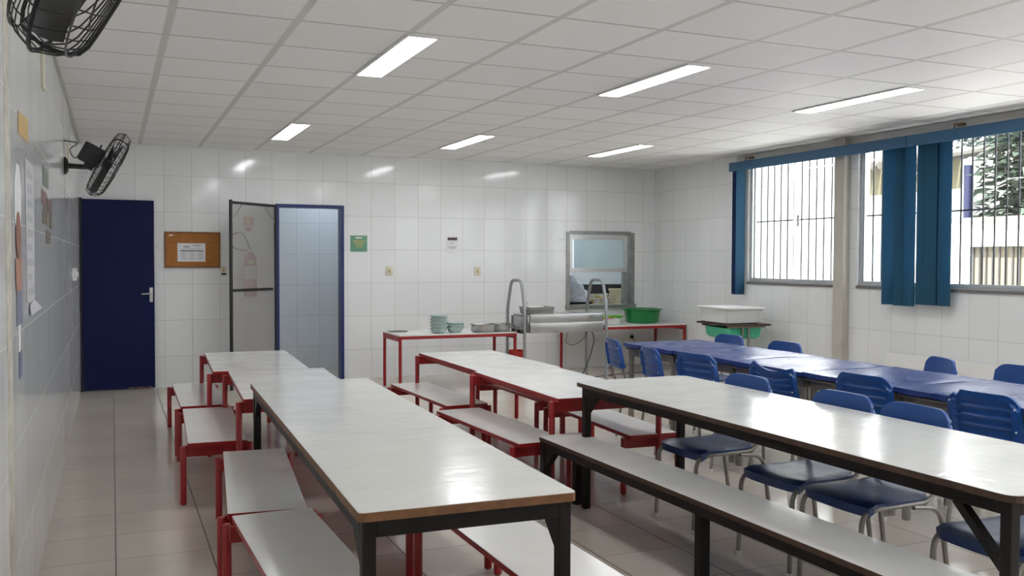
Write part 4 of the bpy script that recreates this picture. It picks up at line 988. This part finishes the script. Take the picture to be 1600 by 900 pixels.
# ------------------------------------------------------------------ outside the windows
m_ext = mat('white_render', (.80, .80, .78, 1), .8, noise=.05, nscale=2)
m_extc = mat('cream_render', (.62, .60, .52, 1), .8, noise=.1, nscale=2)
struct(MB().box(XR + .16, 30, -25, 40, -.35, -.3).build('ground_outside', mat('pale_concrete', (.62, .61, .59, 1), .9, noise=.1, nscale=1.5), smooth=False))
nw = struct(MB().box(9.3, 9.5, 9.75, 11.0, -.3, 4.2).box(9.5, 13.6, 9.75, 9.9, -.3, 0.0).build('neighbour_wall', m_ext, smooth=False))
struct(MB().box(9.72, 9.9, 11.02, 18, -.3, 4.2).build('kitchen_yard_wall', m_ext, smooth=False))
hs = thing('neighbour_house', 'pale neighbouring house beyond the boundary wall, left of the trees', 'house', (13.2, 11.9, 0))
MB().box(-.4, .5, -1.05, 5, -.3, 3.15).build('house_wall', m_ext, hs, smooth=False)
MB().box(-.415, -.401, -.9, 5, 2.65, 3.15).build('ochre_band', mat('ochre_render', (.16, .145, .09, 1), .8), hs, smooth=False)
mb = MB()
for k in range(40):
    y = -.98 + .17 * k; mb.tube([(-.9, y, 3.12), (.7, y, 3.40)], .075, 8)
mb.build('corrugated_roof', mat('weathered_roof', (.10, .09, .075, 1), .8, noise=.3, nscale=6), hs)
MB().tube([(-.52, -1.12, -.3), (-.52, -1.12, 3.0)], .07, 10).build('drainpipe', mat('blue_grey_pipe', (.012, .013, .045, 1), .5), hs)
bw = struct(MB().box(11.0, 11.16, 9.33, 9.74, -.3, 1.98).box(11.0, 11.16, 1.0, 6.9, -.3, 1.98).box(11.0, 11.16, 6.9, 9.33, 1.66, 1.98).build('boundary_wall', m_ext, smooth=False))
struct(MB().box(10.95, 11.22, 1.0, 9.74, 1.981, 2.06).build('boundary_coping', mat('stained_coping', (.22, .19, .16, 1), .8, noise=.4, nscale=8), smooth=False))
struct(MB().box(10.93, 11.0, 9.36, 9.6, -.3, 1.98).build('boundary_pilaster', m_extc, smooth=False))
gt = thing('yard_gate', 'barred cream gate in the boundary wall outside the right window', 'gate', (11.08, 8.115, -.3))
MB().box(.0, .02, -1.205, 1.205, .05, 1.955).build('gate_sheet', mat('gate_cream', (.20, .175, .13, 1), .7), gt, smooth=False)
for k in range(24): MB().box(-.035, -.012, -1.19 + .1025 * k, -1.17 + .1025 * k, .05, 1.955).build('gate_bar', mat('gate_bar_grey', (.06, .055, .05, 1), .5) if 'gate_bar_grey' not in MATS else MATS['gate_bar_grey'], gt, smooth=False)
yg = thing('bluish_panel', 'pale blue grey panel added outside to give the bluish patch behind the gathered blind', 'gate', (9.40, 9.35, -.3));  # invented panel standing in for a bluish patch in the window view
MB().box(-.02, .02, -.36, .36, .02, 2.08, .004).build('stand_in_sheet', mat('pale_blue_panel', lin(168, 186, 196), .5), yg, smooth=False)
mb = MB()
for k in range(7): mb.box(-.032, -.0205, -.33 + .1 * k, -.29 + .1 * k, .05, 2.05)
mb.build('stand_in_ribs', MATS['pale_blue_panel'], yg, smooth=False)

def tree(label, x, y, h, rad, n, seed, tone, leaf=.16):
    random.seed(seed); t = thing('tree', label, 'tree', (x, y, -.3)); t['group'] = 'trees beyond the boundary wall'
    mb = MB(); mb.tube(smooth_path([(0, 0, 0), (.05, .05, h * .35), (-.05, .1, h * .7), (0, 0, h * .95)], 4), [.13 - .006 * k for k in range(13)], 8)
    for k in range(7):
        a = k * 2.4; z = h * (.35 + .07 * k); mb.tube([(0, 0, z), (rad * .6 * math.cos(a), rad * .6 * math.sin(a), z + .5)], [.05, .015], 6)
    mb.build('trunk', mat('bark%d' % seed, (.12, .10, .08, 1), .9), t)
    ms = [mat('leaf%d_%d' % (seed, q), tuple(c * (.7 + .3 * q) for c in tone[:3]) + (1,), .45, trans=.25) for q in range(3)]
    mb = MB()
    for k in range(n):
        a = random.random() * 2 * PI; r_ = rad * random.random() ** .5; zz = random.uniform(.22, 1.0)
        rr = r_ * math.sin(PI * (zz - .12) / .95) ** .7 if zz < 1 else 0
        c = Vector((rr * math.cos(a), rr * math.sin(a), h * zz)); d = Vector((math.cos(a) + random.uniform(-.6, .6), math.sin(a) + random.uniform(-.6, .6), random.uniform(-.7, .3))).normalized()
        sd = d.cross(Vector((random.uniform(-.3, .3), random.uniform(-.3, .3), 1))).normalized(); L = leaf * random.uniform(.7, 1.5); w_ = L * .32; nn = sd.cross(d) * (L * .12)
        mb.mi = random.randrange(3)
        p = [c, c + d * L * .4 + sd * w_ + nn, c + d * L, c + d * L * .4 - sd * w_ + nn]
        mb.add([q[:] for q in p], [(0, 1, 2), (0, 2, 3)])
    fo = mb.build('foliage', ms, t, smooth=False, normals=False); fo['kind'] = 'stuff'; return t
tree('leafy green tree behind the barred gate', 13.0, 9.48, 4.6, 1.02, 3800, 21, (.060, .080, .058, 1), .2)
tree('darker dense tree farthest back beyond the barred gate', 16.3, 12.6, 5.2, 1.7, 4200, 22, (.050, .066, .055, 1), .2)
tree('pale leafed tree above the boundary wall at the edge of the window view', 15.8, 3.6, 4.6, 1.4, 2200, 23, (.07, .085, .055, 1), .2)
